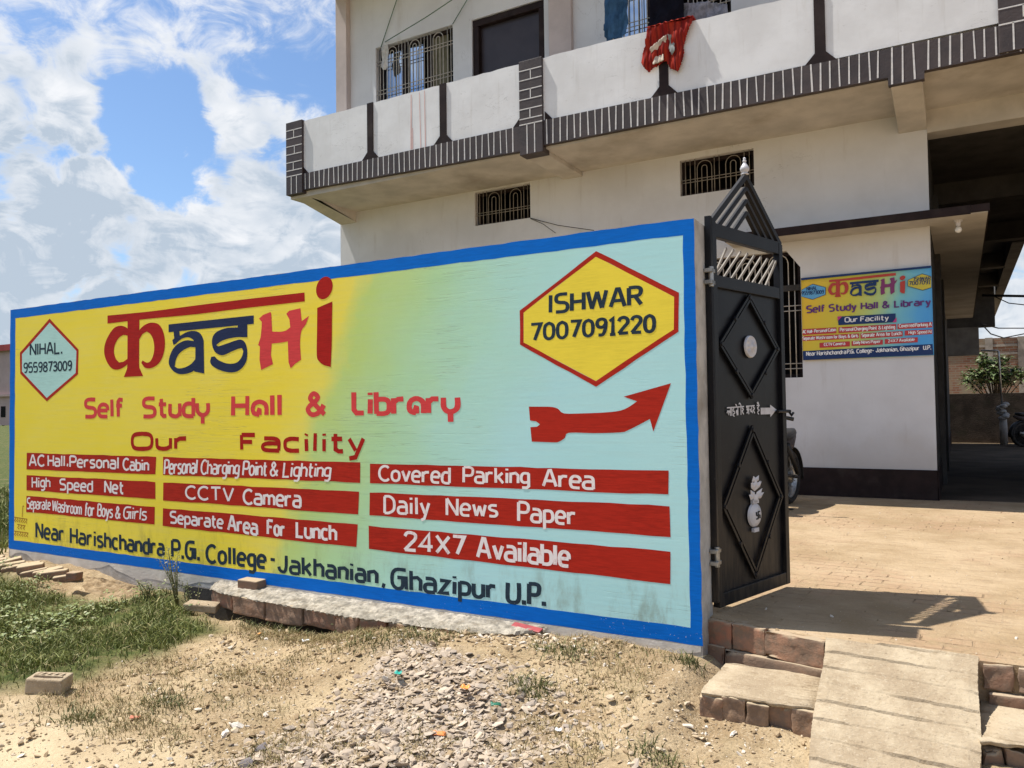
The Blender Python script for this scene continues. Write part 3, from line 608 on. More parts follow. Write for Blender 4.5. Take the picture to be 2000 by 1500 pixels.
def ribbon(mb, pts, hw, y0, k, fn=None):
    P = [Vector((p[0], p[1])) for p in pts]; Q = [P[0]]
    for p in P[1:]:
        if (p - Q[-1]).length > 1e-4: Q.append(p)
    P = Q; n = len(P)
    if n < 2: return
    closed = (P[0] - P[-1]).length < hw * .5 and n > 5
    vs = []
    for i in range(n):
        if closed and i in (0, n - 1): a, b = P[-2], P[1]; d0 = (P[0] - a).normalized(); d1 = (b - P[0]).normalized()
        else:
            d0 = (P[i] - P[i - 1]).normalized() if i else (P[1] - P[0]).normalized(); d1 = (P[i + 1] - P[i]).normalized() if i < n - 1 else d0
        t = d0 + d1
        if t.length < .2: t = d1
        t.normalize(); nn = Vector((-t.y, t.x)); c = max(.55, nn.dot(Vector((-d1.y, d1.x)))); w = hw / c * random.uniform(.95, 1.05)
        y = y0 - k * .00004 - i * .000002
        nv_ = Vector((nn.x * NIB[0], nn.y))
        for s in (1, -1): q = P[i] + nv_ * w * s; vs.append(fn(q.x, q.y, y) if fn else (q.x, y, q.y))
    mb.add(vs, [(2 * i, 2 * i + 1, 2 * i + 3, 2 * i + 2) for i in range(n - 1)])
def write(mb, text, x0, b0, x1, b1, c0, c1, pen, plane=None, y0=None, slant=0, jit=.012, gap=.24, fn=None, ext=True):
    """one painted word: photo-measured ends of its base line and its letter heights"""
    plane = plane or (lambda x, y: FY(x, y, YW)); tot = sum(FONT[c][0] for c in text) + gap * (len(text) - 1)
    hwu = pen / 2
    cx = hwu; k = 0; span = tot + 2 * hwu
    for ch in text:
        w, st = FONT[ch]
        for s in st:
            smooth = s.startswith('~') or len(s.split()) > 4
            pts = [tuple(map(float, q.split(','))) for q in s.strip('~').split()]
            pts = [(a + random.uniform(-jit, jit), b + random.uniform(-jit, jit)) for a, b in pts] if len(pts) < 8 else pts
            if smooth: pts = [(p.x, p.y) for p in sm([(a, b) for a, b in pts])]
            out = []
            for a, b in pts:
                b = hwu + b * (1 - 2 * hwu) if b >= 0 else b + hwu
                u = (cx + a + slant * b) / span; h = c0 + (c1 - c0) * u
                p = plane(x0 + (x1 - x0) * u, b0 + (b1 - b0) * u - b * h); out.append((p.x, p.z))
            pc = plane((x0 + x1) / 2, (b0 + b1) / 2); pd = plane((x0 + x1) / 2, (b0 + b1) / 2 - (c0 + c1) / 2)
            ribbon(mb, out, hwu * (pd - pc).length, y0, k, fn); k += 1
        cx += w + gap
def line(parent, mat, words, cx, cy, s, pen, level, slant=0, gap=.24, name='lettering', label=None):
    mb = MB()
    for (t_, x0, b0, x1, b1, c0, c1) in words: write(mb, t_, cx + s * x0, cy + s * b0, cx + s * x1, cy + s * b1, s * c0, s * c1, pen, None, WY(level), slant, gap=gap)
    o = mb.build(name, mat, parent, fixn=False)
    if label: o['label'] = label
    return o
line(wall, MT['pink'], [('Self', 70, 388, 465, 386, 205, 205), ('Stud\u00fd', 635, 387, 1300, 382, 214, 218), ('H\u00e5ll', 1508, 380, 2015, 372, 233, 238)], 150, 740, .2, .19, 2, gap=.2, label='coral red lettering Self Study Hall')
line(wall, MT['pink'], [('&', 240, 370, 445, 370, 250, 250), ('\u0142ibr\u00e5r\u00fd', 685, 365, 1742, 357, 258, 262)], 550, 740, .2, .19, 2, gap=.2, label='coral red lettering & Library')
NIB[0] = 1.05
line(wall, MT['red'], [('Our', 517, 705, 1100, 701, 190, 190), ('F', 1585, 712, 1765, 714, 187, 187)], 150, 740, .2, .225, 2, gap=.2, label='dark red wide lettering')
line(wall, MT['red'], [('acility', -208, 717, 832, 738, 205, 232)], 550, 740, .2, .2, 2, gap=.2, label='dark red wide lettering')
NIB[0] = 1.28
line(wall, MT['ink'], [('Near', 250, 262, 530, 295, 172, 165), ('Harishchandra', 585, 312, 1508, 437, 170, 175), ('P.G.', 1575, 450, 1858, 482, 190, 195)], 20, 1000, .2, .165, 2, label='slate grey address lettering')
line(wall, MT['ink'], [('College', 110, 250, 702, 312, 192, 200), ('-', 735, 290, 797, 298, 180, 180), ('Jakhanian', 812, 346, 1795, 462, 198, 195), (',', 1825, 475, 1868, 480, 190, 190)], 380, 1050, .2, .17, 2, label='slate grey address lettering')
line(wall, MT['ink'], [('Ghazipur', 130, 342, 1282, 458, 250, 235), ('U.P.', 1385, 500, 1818, 528, 258, 262)], 740, 1090, .18, .165, 2, label='slate grey address lettering')
# painter's small signature at the lower left corner
mb = MB(); 
for i, (a, b) in enumerate([((28, 1010), (54, 1014)), ((34, 1024), (50, 1027)), ((28, 1037), (56, 1041))]):
    P = wq([a, b]); ribbon(mb, P, .004, WY(2), i)
    for j in range(6 if i != 1 else 3):
        x = a[0] + (b[0] - a[0]) * (j + .4) / (6 if i != 1 else 3); y = a[1] + j * .6
        ribbon(mb, [(p.x, p.y) for p in sm([Vector(q) for q in wq([(x, y), (x + 1.5, y + 4), (x - 1.2, y + 6), (x + 2, y + 9)])])], .0035, WY(2), 5 + i * 7 + j)
ribbon(mb, [(p.x, p.y) for p in sm([Vector(q) for q in wq([(44, 1010), (44.5, 998), (45.5, 988), (47.5, 990)])])], .0035, WY(2), 40); mb.build('signature', MT['ochre'], wall)

# ------- the big name, traced outlines
def curve_poly(pts, n=3): 
    P = [Vector(p) for p in pts]; out = []; k = len(P)
    for i in range(k):
        a, b, c, d = P[i - 1], P[i], P[(i + 1) % k], P[(i + 2) % k]
        sharp = lambda p, q, r: (q - p).normalized().dot((r - q).normalized()) < .55
        if sharp(a, b, c) or sharp(b, c, d): out.append(tuple(b)); continue
        for j in range(n): t = j / n; v = .5 * ((2 * b) + (c - a) * t + (2 * a - 5 * b + 4 * c - d) * t * t + (3 * b - a - 3 * c + d) * t ** 3); out.append(tuple(v))
    return out
LOGO = {'red': [[(85, 360), (400, 330), (800, 278), (1200, 228), (1688, 172), (1690, 245), (1200, 300), (800, 350), (400, 388), (85, 425)],
    [(248, 395), (345, 380), (342, 740), (352, 800), (375, 852), (218, 860), (238, 810), (247, 740)],
    [(250, 470), (225, 450), (185, 443), (140, 460), (95, 520), (65, 590), (58, 660), (75, 725), (110, 780), (150, 800), (200, 790), (250, 752), (250, 710), (215, 735), (180, 742), (155, 715), (138, 660), (145, 600), (175, 545), (215, 518), (250, 522)],
    [(340, 490), (370, 450), (410, 425), (450, 417), (500, 430), (535, 480), (552, 560), (548, 640), (525, 715), (485, 765), (430, 790), (385, 780), (360, 745), (370, 725), (400, 742), (430, 735), (455, 690), (466, 620), (455, 550), (430, 505), (405, 490), (370, 510), (340, 558)],
    [(1850 + 66 * math.cos(a) + 14 * math.sin(a), 135 - 92 * math.sin(a)) for a in [2 * math.pi * i / 20 for i in range(20)]],
    [(1792, 298), (1915, 245), (1912, 400), (1910, 600), (1902, 778), (1850, 765), (1805, 730), (1788, 680), (1790, 500)]],
  'navy': [[(582, 432), (1275, 358), (1275, 428), (582, 496)],
    [(622, 488), (670, 482), (674, 525), (720, 498), (770, 485), (815, 490), (848, 515), (868, 565), (866, 600), (800, 600), (785, 560), (750, 538), (715, 540), (680, 555), (640, 590), (622, 600), (612, 560), (628, 545)],
    [(800, 585), (868, 560), (872, 832), (790, 815), (800, 700)],
    [(802, 568), (740, 560), (690, 572), (640, 605), (605, 655), (585, 720), (588, 765), (620, 810), (665, 835), (720, 835), (770, 820), (802, 800), (802, 712), (770, 750), (730, 775), (690, 788), (655, 788), (632, 775), (640, 725), (665, 675), (705, 640), (760, 615), (802, 618)],
    [(1145, 425), (1223, 418), (1223, 537), (1150, 535), (1060, 550), (1000, 575), (970, 600), (985, 610), (1050, 590), (1120, 565), (1170, 555), (1205, 580), (1222, 640), (1218, 720), (1190, 775), (1140, 815), (1070, 822), (990, 800), (935, 765), (920, 730), (930, 695), (955, 692), (985, 720), (1040, 745), (1090, 752), (1140, 740), (1175, 700), (1190, 650), (1180, 625), (1150, 630), (1090, 655), (1030, 682), (985, 675), (950, 640), (935, 580), (945, 525), (985, 485), (1060, 460), (1145, 455)]],
  'pink': [[(1318, 385), (1350, 355), (1412, 330), (1418, 345), (1425, 490), (1490, 492), (1540, 480), (1572, 455), (1565, 390), (1540, 345), (1565, 320), (1655, 300), (1665, 405), (1725, 362), (1700, 430), (1662, 488), (1652, 600), (1660, 720), (1615, 750), (1575, 790), (1558, 740), (1552, 570), (1500, 580), (1422, 588), (1415, 680), (1432, 755), (1335, 803), (1322, 720), (1325, 610), (1310, 600), (1330, 540), (1340, 410)]]}
for key, polys in LOGO.items():
    mb = MB()
    for k, p in enumerate(polys): mb.sheet([wq([(190 + .24 * x, 530 + .24 * y) for x, y in curve_poly(p)])], lambda x, z, k=k: (x, WY(2) - .0001 * k, z))
    o = mb.build('logo_lettering', MT[key], wall, fixn=False); o['label'] = {'red': 'big dark red letters of the name', 'navy': 'big navy letters of the name', 'pink': 'big coral letter of the name'}[key]
# ------- hexagonal badges and arrow
def badge(outer, inner, cx, cy, s, fill, words, pen, gap, lab):
    pr = lambda L: wq([(cx + s * x, cy + s * y) for x, y in L])
    mb = MB(); mb.sheet([rag(pr(outer), .1, .002), rag(pr(inner), .1, .002)], lambda x, z: (x, WY(2), z)); rim = mb.build('badge', MT['band'], wall, fixn=False); rim['label'] = lab
    mb = MB(); ci = pr(inner); mb.sheet([ci], lambda x, z: (x, WY(1.7), z)); mb.build('badge_field', MT[fill], rim, fixn=False)
    line(rim, MT['ink'], words, cx, cy, s, pen, 3, gap=gap)
badge([(1374, 108), (1803, 326), (1800, 527), (1373, 815), (975, 596), (975, 418)], [(1371, 136), (1778, 346), (1778, 515), (1371, 784), (995, 585), (995, 428)], 650, 450, .375, 'yellow',
      [('ISHWAR', 1122, 438, 1615, 394, 107, 110), ('7007091220', 1028, 580, 1682, 534, 97, 101)], .165, .22, 'yellow hexagon with a red rim')
badge([(278, 350), (440, 522), (436, 660), (262, 812), (114, 655), (112, 540)], [(278, 372), (428, 530), (424, 652), (262, 792), (124, 645), (124, 548)], 0, 500, .35, 'pale',
      [('NIHAL.', 167, 558, 352, 547, 72, 70), ('9559873009', 132, 655, 404, 640, 60, 58)], .155, .2, 'pale green hexagon with a red rim')
ar = [(1022, 918), (1090, 918), (1145, 920), (1175, 930), (1205, 953), (1300, 953), (1420, 948), (1500, 938), (1550, 915), (1585, 890), (1515, 866), (1762, 796), (1670, 1048), (1652, 982), (1600, 1010), (1540, 1040), (1500, 1052), (1360, 1056), (1230, 1054), (1210, 1080), (1180, 1100), (1150, 1104), (1037, 1100), (1030, 1025), (1065, 1022), (1080, 1010), (1060, 995), (1028, 990)]
mb = MB(); mb.sheet([wq([(650 + .375 * x, 450 + .375 * y) for x, y in curve_poly(ar)])], lambda x, z: (x, WY(2), z)); mb.build('arrow', MT['band'], wall, fixn=False)
# ------- nine red bands
def band(px, cx, cy, s, words, pen, slant, gap=.22):
    mb = MB(); mb.sheet([rag(wq(px), .12, .003)], lambda x, z: (x, WY(2), z)); b = mb.build('text_band', MT['band'], wall, fixn=False); line(b, MT['white'], words, cx, cy, s, pen, 3, slant, gap)
A = (40, 880, .17); B = (300, 880, .21); C = (650, 850, .375)
band([(52.5, 884.7), (306, 891.7), (304, 926.7), (52.5, 916.5)], *A, [('AC', 97, 187, 285, 185, 142, 138), ('Hall', 315, 187, 519, 187, 142, 138), (',', 530, 172, 556, 172, 130, 130), ('Personal', 565, 196, 1138, 217, 142, 150), ('Cabin', 1178, 229, 1480, 240, 148, 145)], .16, 0, .2)
band([(52.5, 927.8), (304, 941), (304, 975), (52, 957.5)], *A, [('High', 132, 434, 348, 427, 138, 125), ('Speed', 450, 456, 838, 481, 138, 145), ('Net', 966, 490, 1192, 506, 152, 155)], .16, 0, .22)
band([(52, 968), (303, 990), (302, 1024), (51.5, 999.5)], *A, [('Separate', 75, 674, 347, 682, 138, 125), ('Washroom', 365, 698, 705, 744, 135, 140), ('for', 740, 757, 852, 760, 165, 150), ('Boys', 885, 758, 1062, 777, 155, 145), ('&', 1092, 782, 1152, 790, 150, 150), ('Girls', 1180, 787, 1452, 805, 150, 150)], .13, .12, .16)
band([(319.3, 892.6), (704.3, 903.5), (703.2, 942.6), (319, 927.3)], *B, [('Personal', 97, 227, 407, 217, 148, 140), ('Charging', 438, 226, 797, 226, 145, 130), ('Point', 828, 236, 1057, 239, 145, 140), ('&', 1083, 238, 1160, 245, 140, 140), ('Lighting', 1200, 252, 1647, 250, 150, 135)], .13, .14, .16)
band([(319.3, 942), (702, 960), (699.6, 1005), (319, 977)], *B, [('CCTV', 293, 452, 753, 482, 130, 142), ('Camera', 832, 502, 1377, 537, 148, 168)], .15, 0, .2)
band([(318.5, 992.4), (699, 1023.9), (697, 1069), (318, 1027)], *B, [('Separate', 153, 677, 652, 732, 120, 132), ('Area', 690, 748, 972, 795, 152, 158), ('For', 1058, 787, 1227, 810, 155, 150), ('Lunch', 1325, 812, 1707, 847, 158, 160)], .16, 0, .2)
band([(723, 905), (1306, 919.8), (1305.5, 966), (722.4, 943.8)], *C, [('Covered', 238, 240, 615, 256, 85, 94), ('Parking', 678, 252, 1027, 257, 92, 88), ('Area', 1090, 270, 1365, 287, 96, 102)], .145, 0, .2)
band([(722.4, 961.4), (1307, 988), (1309, 1048.8), (722, 1006.4)], *C, [('Daily', 265, 411, 507, 420, 100, 98), ('News', 590, 422, 862, 429, 100, 95), ('Paper', 963, 452, 1269, 472, 112, 100)], .14, 0, .24)
band([(721, 1027.4), (1309, 1077), (1309, 1140), (720.5, 1072.4)], *C, [('24X7', 368, 606, 694, 630, 110, 108), ('Available', 748, 642, 1237, 692, 115, 122)], .15, 0, .2)

# ------------------------------------------------------------------ the house
XH = -10.165; XC = -.275           # left end, right corner of the ground floor
house = thing('house', ((XH + XC) / 2, 14, 0), 'two storey cream house with a long balcony edged in dark painted bricks', 'house')
def wall_holes(mb, x0, x1, z0, z1, y, rev, holes):
    """front face with openings and their reveals; holes: (xa, xb, za, zb)"""
    xs = sorted({x0, x1, *[h[0] for h in holes], *[h[1] for h in holes]}); zs = sorted({z0, z1, *[h[2] for h in holes], *[h[3] for h in holes]})
    for i in range(len(xs) - 1):
        for j in range(len(zs) - 1):
            cx, cz = (xs[i] + xs[i + 1]) / 2, (zs[j] + zs[j + 1]) / 2
            if any(h[0] < cx < h[1] and h[2] < cz < h[3] for h in holes): continue
            mb.add([(xs[i], y, zs[j]), (xs[i + 1], y, zs[j]), (xs[i + 1], y, zs[j + 1]), (xs[i], y, zs[j + 1])], [(0, 1, 2, 3)])
    for a, b, c, d in holes:
        mb.add([(a, y, c), (b, y, c), (b, y, d), (a, y, d), (a, y + rev, c), (b, y + rev, c), (b, y + rev, d), (a, y + rev, d)], [(0, 4, 5, 1), (1, 5, 6, 2), (2, 6, 7, 3), (3, 7, 4, 0)])
UW = (-9.275, -7.545, 6.55, 8.30); UD = (-7.15, -5.745, 5.42, 8.27); UW2 = (FY(1186, 60, YF).x, FY(1428, 20, YF).x, 6.55, 8.30)
V1 = (-7.13, -6.05, 4.685, 5.262); V2 = (-3.52, -2.445, 4.662, 5.198); GW = (-3.35, FY(1565, 600, YF).x, FY(1566, 737, YF).z, FY(1535, 490, YF).z)
ZS = 5.31; ZR = 9.42; DEEP = 18.4
mb = MB()
wall_holes(mb, XH, XC, -.1, ZS + .05, YF, .18, [V1, V2, GW])
mb.build('wall', MT['house'], house, fixn=False); mb = MB()
wall_holes(mb, XH + .3, 6, ZS + .05, ZR + .2, YF, .18, [UW, UD, UW2])
mb.build('wall', MT['house'], house, fixn=False); mb = MB()
# left side, right side of the ground floor (the passage), upper right, back
mb.add([(XH, YF, -.1), (XH, DEEP, -.1), (XH, DEEP, ZR + .2), (XH, YF, ZR + .2)], [(0, 1, 2, 3)])
mb.add([(XH, YF, ZS + .05), (XH + .3, YF, ZS + .05), (XH + .3, YF, ZR + .2), (XH, YF, ZR + .2)], [(0, 1, 2, 3)])
mb.build('flank_wall', MT['house'], house, fixn=False)
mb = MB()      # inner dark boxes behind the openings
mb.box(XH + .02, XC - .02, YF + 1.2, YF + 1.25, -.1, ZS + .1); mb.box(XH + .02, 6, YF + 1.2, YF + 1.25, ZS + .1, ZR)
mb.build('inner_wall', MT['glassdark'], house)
pk = simple('pink_cream_paint', (.50, .425, .395), .8, .2, .1, 2, 40, .25, .004)
for q in ((XH + .015, XH + .28, YF - .12), (-5.62, -5.22, YF - .09)): mb = MB(); mb.box(q[0], q[1], q[2], YF - .002, ZS + .11, ZR); mb.build('pilaster', pk, house, bevel=.006)
# jagged unplastered brick edge on the left flank
mb = MB(); z = ZS + .05
while z < ZR + .1:
    mb.box(XH - random.uniform(.02, .075), XH - .002, YF - .05 + .06, YF + .3, z, z + .07); z += .082
mb.build('brick_edge', MT['cement'], house)
# balcony: slab with sloping end, edge band of painted bricks on end, parapet, posts
XE = 6.0
mb = MB(); mb.box(XH + .012, XE, YB + .06, YF - .002, ZS - .02, ZS + .10); mb.build('balcony_slab', MT['soffit'], house)
mb = MB(); mb.box(XH + .40, XE, YB + .015, YB + .13, 5.655, 6.555)
# gently uneven coping
n_ = 120; vs = []; fs = []
for i in range(n_ + 1):
    x = XH + .38 + (XE - XH - .38) * i / n_; zt = 6.598 - .115 * sstep(np.array([x]), -5.0, 1.0)[0] + random.uniform(-.007, .007)
    vs += [(x, YB + .002, 5.66), (x, YB + .004, zt), (x, YB + .148, zt + random.uniform(-.01, .005)), (x, YB + .15, 5.66)]
for i in range(n_):
    for k in range(3): a = 4 * i + k; fs.append((a, a + 1, a + 5, a + 4))
mb2 = MB(); mb2.add(vs, fs); par = mb2.build('parapet', MT['wash'], house)
# chamfered panel corners and dark divider posts
def zline(x): return 5.662 if x < -5.2 else 5.680 - .06 * (x + 5.1) / 5.8
divs = [FY(724, 300, YB).x, FY(866, 240, YB).x, FY(1297, 160, YB).x, FY(1602, 90, YB).x, FY(1602, 90, YB).x + 3.3]
for i, x in enumerate(divs):
    w = .06 if x < -5.2 else .052
    if i > 1: w = .062
    mb = MB(); zt = 6.603 - .115 * float(sstep(np.array([x]), -5.0, 1.0)[0]); zb = zline(x)
    mb.prism([(x - w, zt), (x - w, zb + .13), (x - w - .14, zb - .02), (x + w + .14, zb - .02), (x + w, zb + .13), (x + w, zt)], lambda u, v: (u, YB - .016, v), lambda u, v: (u, YB + .01, v))
    mb.build('divider_post', MT['brown'], house)
for x, sgn in ((XH + .385, 1), (-5.475, -1), (-5.06, 1)):
    mb = MB(); mb.prism([(x, zline(x) + .13), (x, zline(x) - .02), (x + sgn * .14, zline(x) - .02)], lambda u, v: (u, YB - .012, v), lambda u, v: (u, YB + .01, v))
    mb.build('corner_fillet', MT['brown'], house)
# band
def band_bricks(x0, x1, ztf, zbf):
    mb = MB(); n = int((x1 - x0) / .5) + 1; 
    for i in range(n):
        a = x0 + (x1 - x0) * i / n; b = x0 + (x1 - x0) * (i + 1) / n
        mb.add([(a, YB - .02, zbf(a)), (b, YB - .02, zbf(b)), (b, YB - .02, ztf(b)), (a, YB - .02, ztf(a)), (a, YB + .07, zbf(a)), (b, YB + .07, zbf(b)), (b, YB + .07, ztf(b)), (a, YB + .07, ztf(a))], [(0, 1, 2, 3), (0, 4, 5, 1), (3, 2, 6, 7)])
    mb.cur = 1; x = x0 + .05
    while x < x1 - .04:
        w = random.uniform(.0075, .0115); t = random.uniform(-.012, .012); za = zbf(x) + random.uniform(.0, .02); zb_ = ztf(x) + random.uniform(-.006, .006); y = YB - .0225
        mb.add([(x - w + t, y, za), (x + w + t, y, za), (x + w * .8, y, zb_), (x - w * .8, y, zb_)], [(0, 1, 2, 3)]); x += .106 + random.uniform(-.008, .008)
    return mb
zt_l = lambda x: 5.668; zb_l = lambda x: 5.385 - .085 * (x + 9.77) / 4.3
zt_r = lambda x: zline(x); zb_r = lambda x: 5.322 - .03 * (x + 5.1) / 5.8
band_bricks(XH + .39, -5.46, zt_l, zb_l).build('brick_band', [MT['dbrick'], MT['mortar']], house, fixn=False)
band_bricks(-5.08, -.62, zt_r, zb_r).build('brick_band', [MT['dbrick'], MT['mortar']], house, fixn=False)
band_bricks(-.62, -.25, zt_r, lambda x: 5.205).build('brick_band', [MT['dbrick'], MT['mortar']], house, fixn=False)
band_bricks(-.25, XE, zt_r, zb_r).build('brick_band', [MT['dbrick'], MT['mortar']], house, fixn=False)
# brick piers standing out of the parapet
def pier(x0, x1, zt, zb, zc):
    mb = MB(); mb.box(x0, x1, YB - .045, YB + .17, zb, zt); mb.cur = 1; y = YB - .0475; z = zt - .145; k = 0
    while z > zc + .03:
        mb.add([(x0, y, z - .007), (x1, y, z - .009), (x1, y, z + .006), (x0, y, z + .007)], [(0, 1, 2, 3)])
        if k % 2 == 0:
            xm = (x0 + x1) / 2 + random.uniform(-.02, .03); mb.add([(xm - .008, y, z - .135), (xm + .007, y, z - .135), (xm + .008, y, z), (xm - .008, y, z)], [(0, 1, 2, 3)])
        z -= .142; k += 1
    mb.add([(x0, y, zc - .008), (x1, y, zc - .008), (x1, y, zc + .008), (x0, y, zc + .008)], [(0, 1, 2, 3)])
    for q in (.33, .66): xm = x0 + (x1 - x0) * q; mb.add([(xm - .009, y, zb + .01), (xm + .008, y, zb + .01), (xm + .008, y, zc), (xm - .008, y, zc)], [(0, 1, 2, 3)])
    mb.build('brick_pier', [MT['dbrick'], MT['mortar']], house, bevel=.004, fixn=False)
pier(XH + .01, XH + .39, 6.615, 5.335, 5.66); pier(-5.46, -5.085, 6.605, 5.225, 5.668); pier(FY(1949, 20, YB).x, FY(1949, 20, YB).x + .4, 6.50, 5.31, 5.615)
# brackets and cross beams
def bracket(x0, x1, zf, zw, y0=YB + .03):
    mb = MB(); zt = ZS - .019
    mb.add([(x0, y0, zf), (x1, y0, zf), (x1, y0, zt), (x0, y0, zt), (x0, YF - .002, zw), (x1, YF - .002, zw), (x1, YF - .002, zt), (x0, YF - .002, zt)], [(0, 1, 2, 3), (0, 4, 5, 1), (1, 5, 6, 2), (3, 7, 4, 0), (4, 7, 6, 5)]); mb.build('bracket_beam', MT['soffit'], house, bevel=.01)
bracket(XH + .01, XH + .40, 5.335, 5.09, YB + .14); bracket(-5.44, -5.10, 5.228, 5.215); bracket(-.60, XC, 5.208, 5.05)
mb = MB(); mb.box(XH + .005, XH + .008 + .35, YB + .17, YF, 5.33, 6.55); mb.build('parapet_end', MT['wash'], house)
mb = MB(); mb.box(XC, 6, YF - .02, YF + .3, 5.0, 5.30); mb.build('front_beam', MT['soffit'], house)
# passage under the upper floor
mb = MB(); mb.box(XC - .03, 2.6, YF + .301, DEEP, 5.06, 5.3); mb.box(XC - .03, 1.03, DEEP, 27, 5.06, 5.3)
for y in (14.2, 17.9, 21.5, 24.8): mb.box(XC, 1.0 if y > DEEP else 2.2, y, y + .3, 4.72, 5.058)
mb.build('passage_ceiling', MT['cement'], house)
mb = MB(); mb.add([(XC, YF, -.1), (XC, 27, -.1), (XC, 27, 5.06), (XC, YF, 5.06)], [(0, 1, 2, 3)]); mb.box(2.2, 2.4, YF + .3, DEEP, -.1, 5.06); mb.box(XH, XC - .01, 26.9, 27, -.1, 5.06)  # the right-hand wall is added out of view to keep the passage dark
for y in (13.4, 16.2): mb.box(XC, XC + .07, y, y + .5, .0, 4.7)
mb.build('passage_wall_and_blocker', MT['cement'], house)
zq = FY(1900, 640, 26.5).z
mb = MB(); mb.box(XC, .93, 26.3, 26.7, zq, 5.06); mb.build('rear_beam', MT['cement'], house)
mb = MB(); mb.box(XC, FY(1912, 660, 26.3).x, 26.29, 26.7, FY(1900, 694, 26.5).z, zq - .002); mb.build('rear_lintel', simple('weathered_concrete', (.16, .155, .145), .9, .1, .2, 3), house)
mb = MB(); mb.box(.98, 1.2, DEEP - .02, 36, 4.72, 5.3); mb.build('eave_edge', simple('skylit_concrete', (.11, .105, .10), .9, .1, .25, 2), house)  # skylight on the eave's side is painted in as a lighter grey
# upper floor flank over the passage and roof slab with deep eave
mb = MB(); mb.box(XH, 6, 9.95, DEEP + .3, ZR, ZR + .2); mb.build('roof_slab', MT['soffit'], house)
mb = MB(); mb.box(XH + .0, XC + .008, YF - .018, YF + .0, ZP + .002, .70); mb.box(XC, XC + .018, YF - .018, 26.9, ZP + .002, .70); mb.build('plinth', MT['brown'], house)
# canopy (chajja) round the corner
ZC = 3.80; xc0, xc1, yc0 = -2.75, .345, YF - .50
mb = MB(); mb.prism([(xc0, yc0 + .02), (xc1, yc0 + .02), (xc1, 24), (XC + .002, 24), (XC + .002, YF - .022), (xc0, YF - .022)], lambda x, y: (x, y, ZC), lambda x, y: (x, y, ZC + .09)); can = mb.build('canopy', MT['soffit'], house)
mb = MB(); mb.box(xc0, .17, yc0 - .005, yc0 + .019, ZC - .002, ZC + .102); mb.box(.172, xc1 + .02, yc0 - .004, yc0 + .018, ZC + .01, ZC + .10); mb.box(xc1 + .001, xc1 + .02, yc0 + .02, 24, ZC + .012, ZC + .10); mb.build('fascia', MT['brown'], can)

# windows with cream bars
def arch(x, z0, z1, w, y, n=9): return [(x - w, y, z0)] + [(x - w * math.cos(math.pi * i / n), y, z1 - w + w * math.sin(math.pi * i / n)) for i in range(n + 1)] + [(x + w, y, z0)]
def grille(hole, y, arches, nb, rails, r=.008, parent=None):
    a, b, c, d = hole; mb = MB(); sp = (b - a) / nb; taken = []
    for q in arches:
        xc = a + (b - a) * q
        mb.tube(arch(xc, c, d - .04, sp * 1.5, y), r, 6); mb.tube(arch(xc, c, d - .11, sp * .55, y), r, 6); taken.append(xc)
    for i in range(nb + 1):
        x = a + sp * i
        if any(abs(x - t) < sp * 1.9 for t in taken): continue
        mb.tube([(x, y, c), (x, y, d)], r, 6)
    for z in rails: mb.tube([(a, y - .006, z), (b, y - .006, z)], r * .9, 6)
    return mb.build('grille', MT['cream'] if d - c > 1 else MT['dull'], parent, smooth=True, fixn=False)
def window(hole, arches, nb, rails, glass=True, label=None, r=.008):
    a, b, c, d = hole; f = .055
    mb = MB(); y0 = YF + .10; y1 = YF + .16
    for q in ((a, b, c, c + f), (a, b, d - f, d), (a, a + f, c + f, d - f), (b - f, b, c + f, d - f)): mb.box(q[0] + .002, q[1] - .002, y0, y1, q[2] + .002, q[3] - .002)
    if glass:
        for k in (1, 2): x = a + (b - a) * k / 3; mb.box(x - .03, x + .03, y0 + .002, y1 - .002, c + f, d - f)
    w = mb.build('window', MT['brown'], house)
    if label: w['label'] = label
    if glass:
        mb = MB(); e = a + (b - a) * .56; mb.box(a + .02, e, y1 + .01, y1 + .016, c + .02, d - .02); mb.build('pane', MT['glass'], w)
    grille(hole, YF + .045, arches, nb, rails, r, w)
    return w
w = window(UW, (.2, .5, .8), 24, (6.75, 6.82, 7.42, 7.49, 7.98, 8.04), label='upper window left of the dark door')
mb = MB(); mb.add([(UW[1] - .55 + .05 * math.sin(i * .9), YF + .175 - .012 * math.sin(i * 1.7), z) if False else (UW[1] - .62 + .42 * i / 16, YF + .19 + .02 * math.sin(i * 1.5), z) for z in (UW[2], UW[3] - .03) for i in range(17)], [(i, i + 1, i + 18, i + 17) for i in range(16)]); mb.build('curtain', simple('drab_curtain', (.20, .19, .13), .95, .1, .2, 6, 60, .2), w, smooth=True)
window(UW2, (.2, .5, .8), 24, (6.75, 6.82, 7.42, 7.49, 7.98, 8.04), label='upper window behind the hanging clothes')
window(V1, (.33, .72), 15, (4.86, 4.90), False, 'small high ventilator near the balcony bracket', .0065)
window(V2, (.33, .72), 15, (4.86, 4.90), False, 'small high ventilator above the gate', .0065)
w = window(GW, (.2, .5, .8), 17, (1.62, 1.7, 2.05, 2.12, 2.85, 2.92), False, label='ground floor window behind the gate')
mb = MB(); a, b, c, d = GW; zt = FY(1550, 560, YF).z; mb.box(a, b - .002, YF + .02, YF + .09, zt - .05, zt + .03); 
mb.build('transom', MT['cement'], w)
mb = MB(); mb.prism([(b + .002, FY(1563, 522, YF).z), (b + .002, d + .002), (FY(1535, 492, YF).x, d + .002)], lambda u, v: (u, YF + .001, v), lambda u, v: (u, YF + .17, v)); mb.build('chamfer', MT['house'], w)
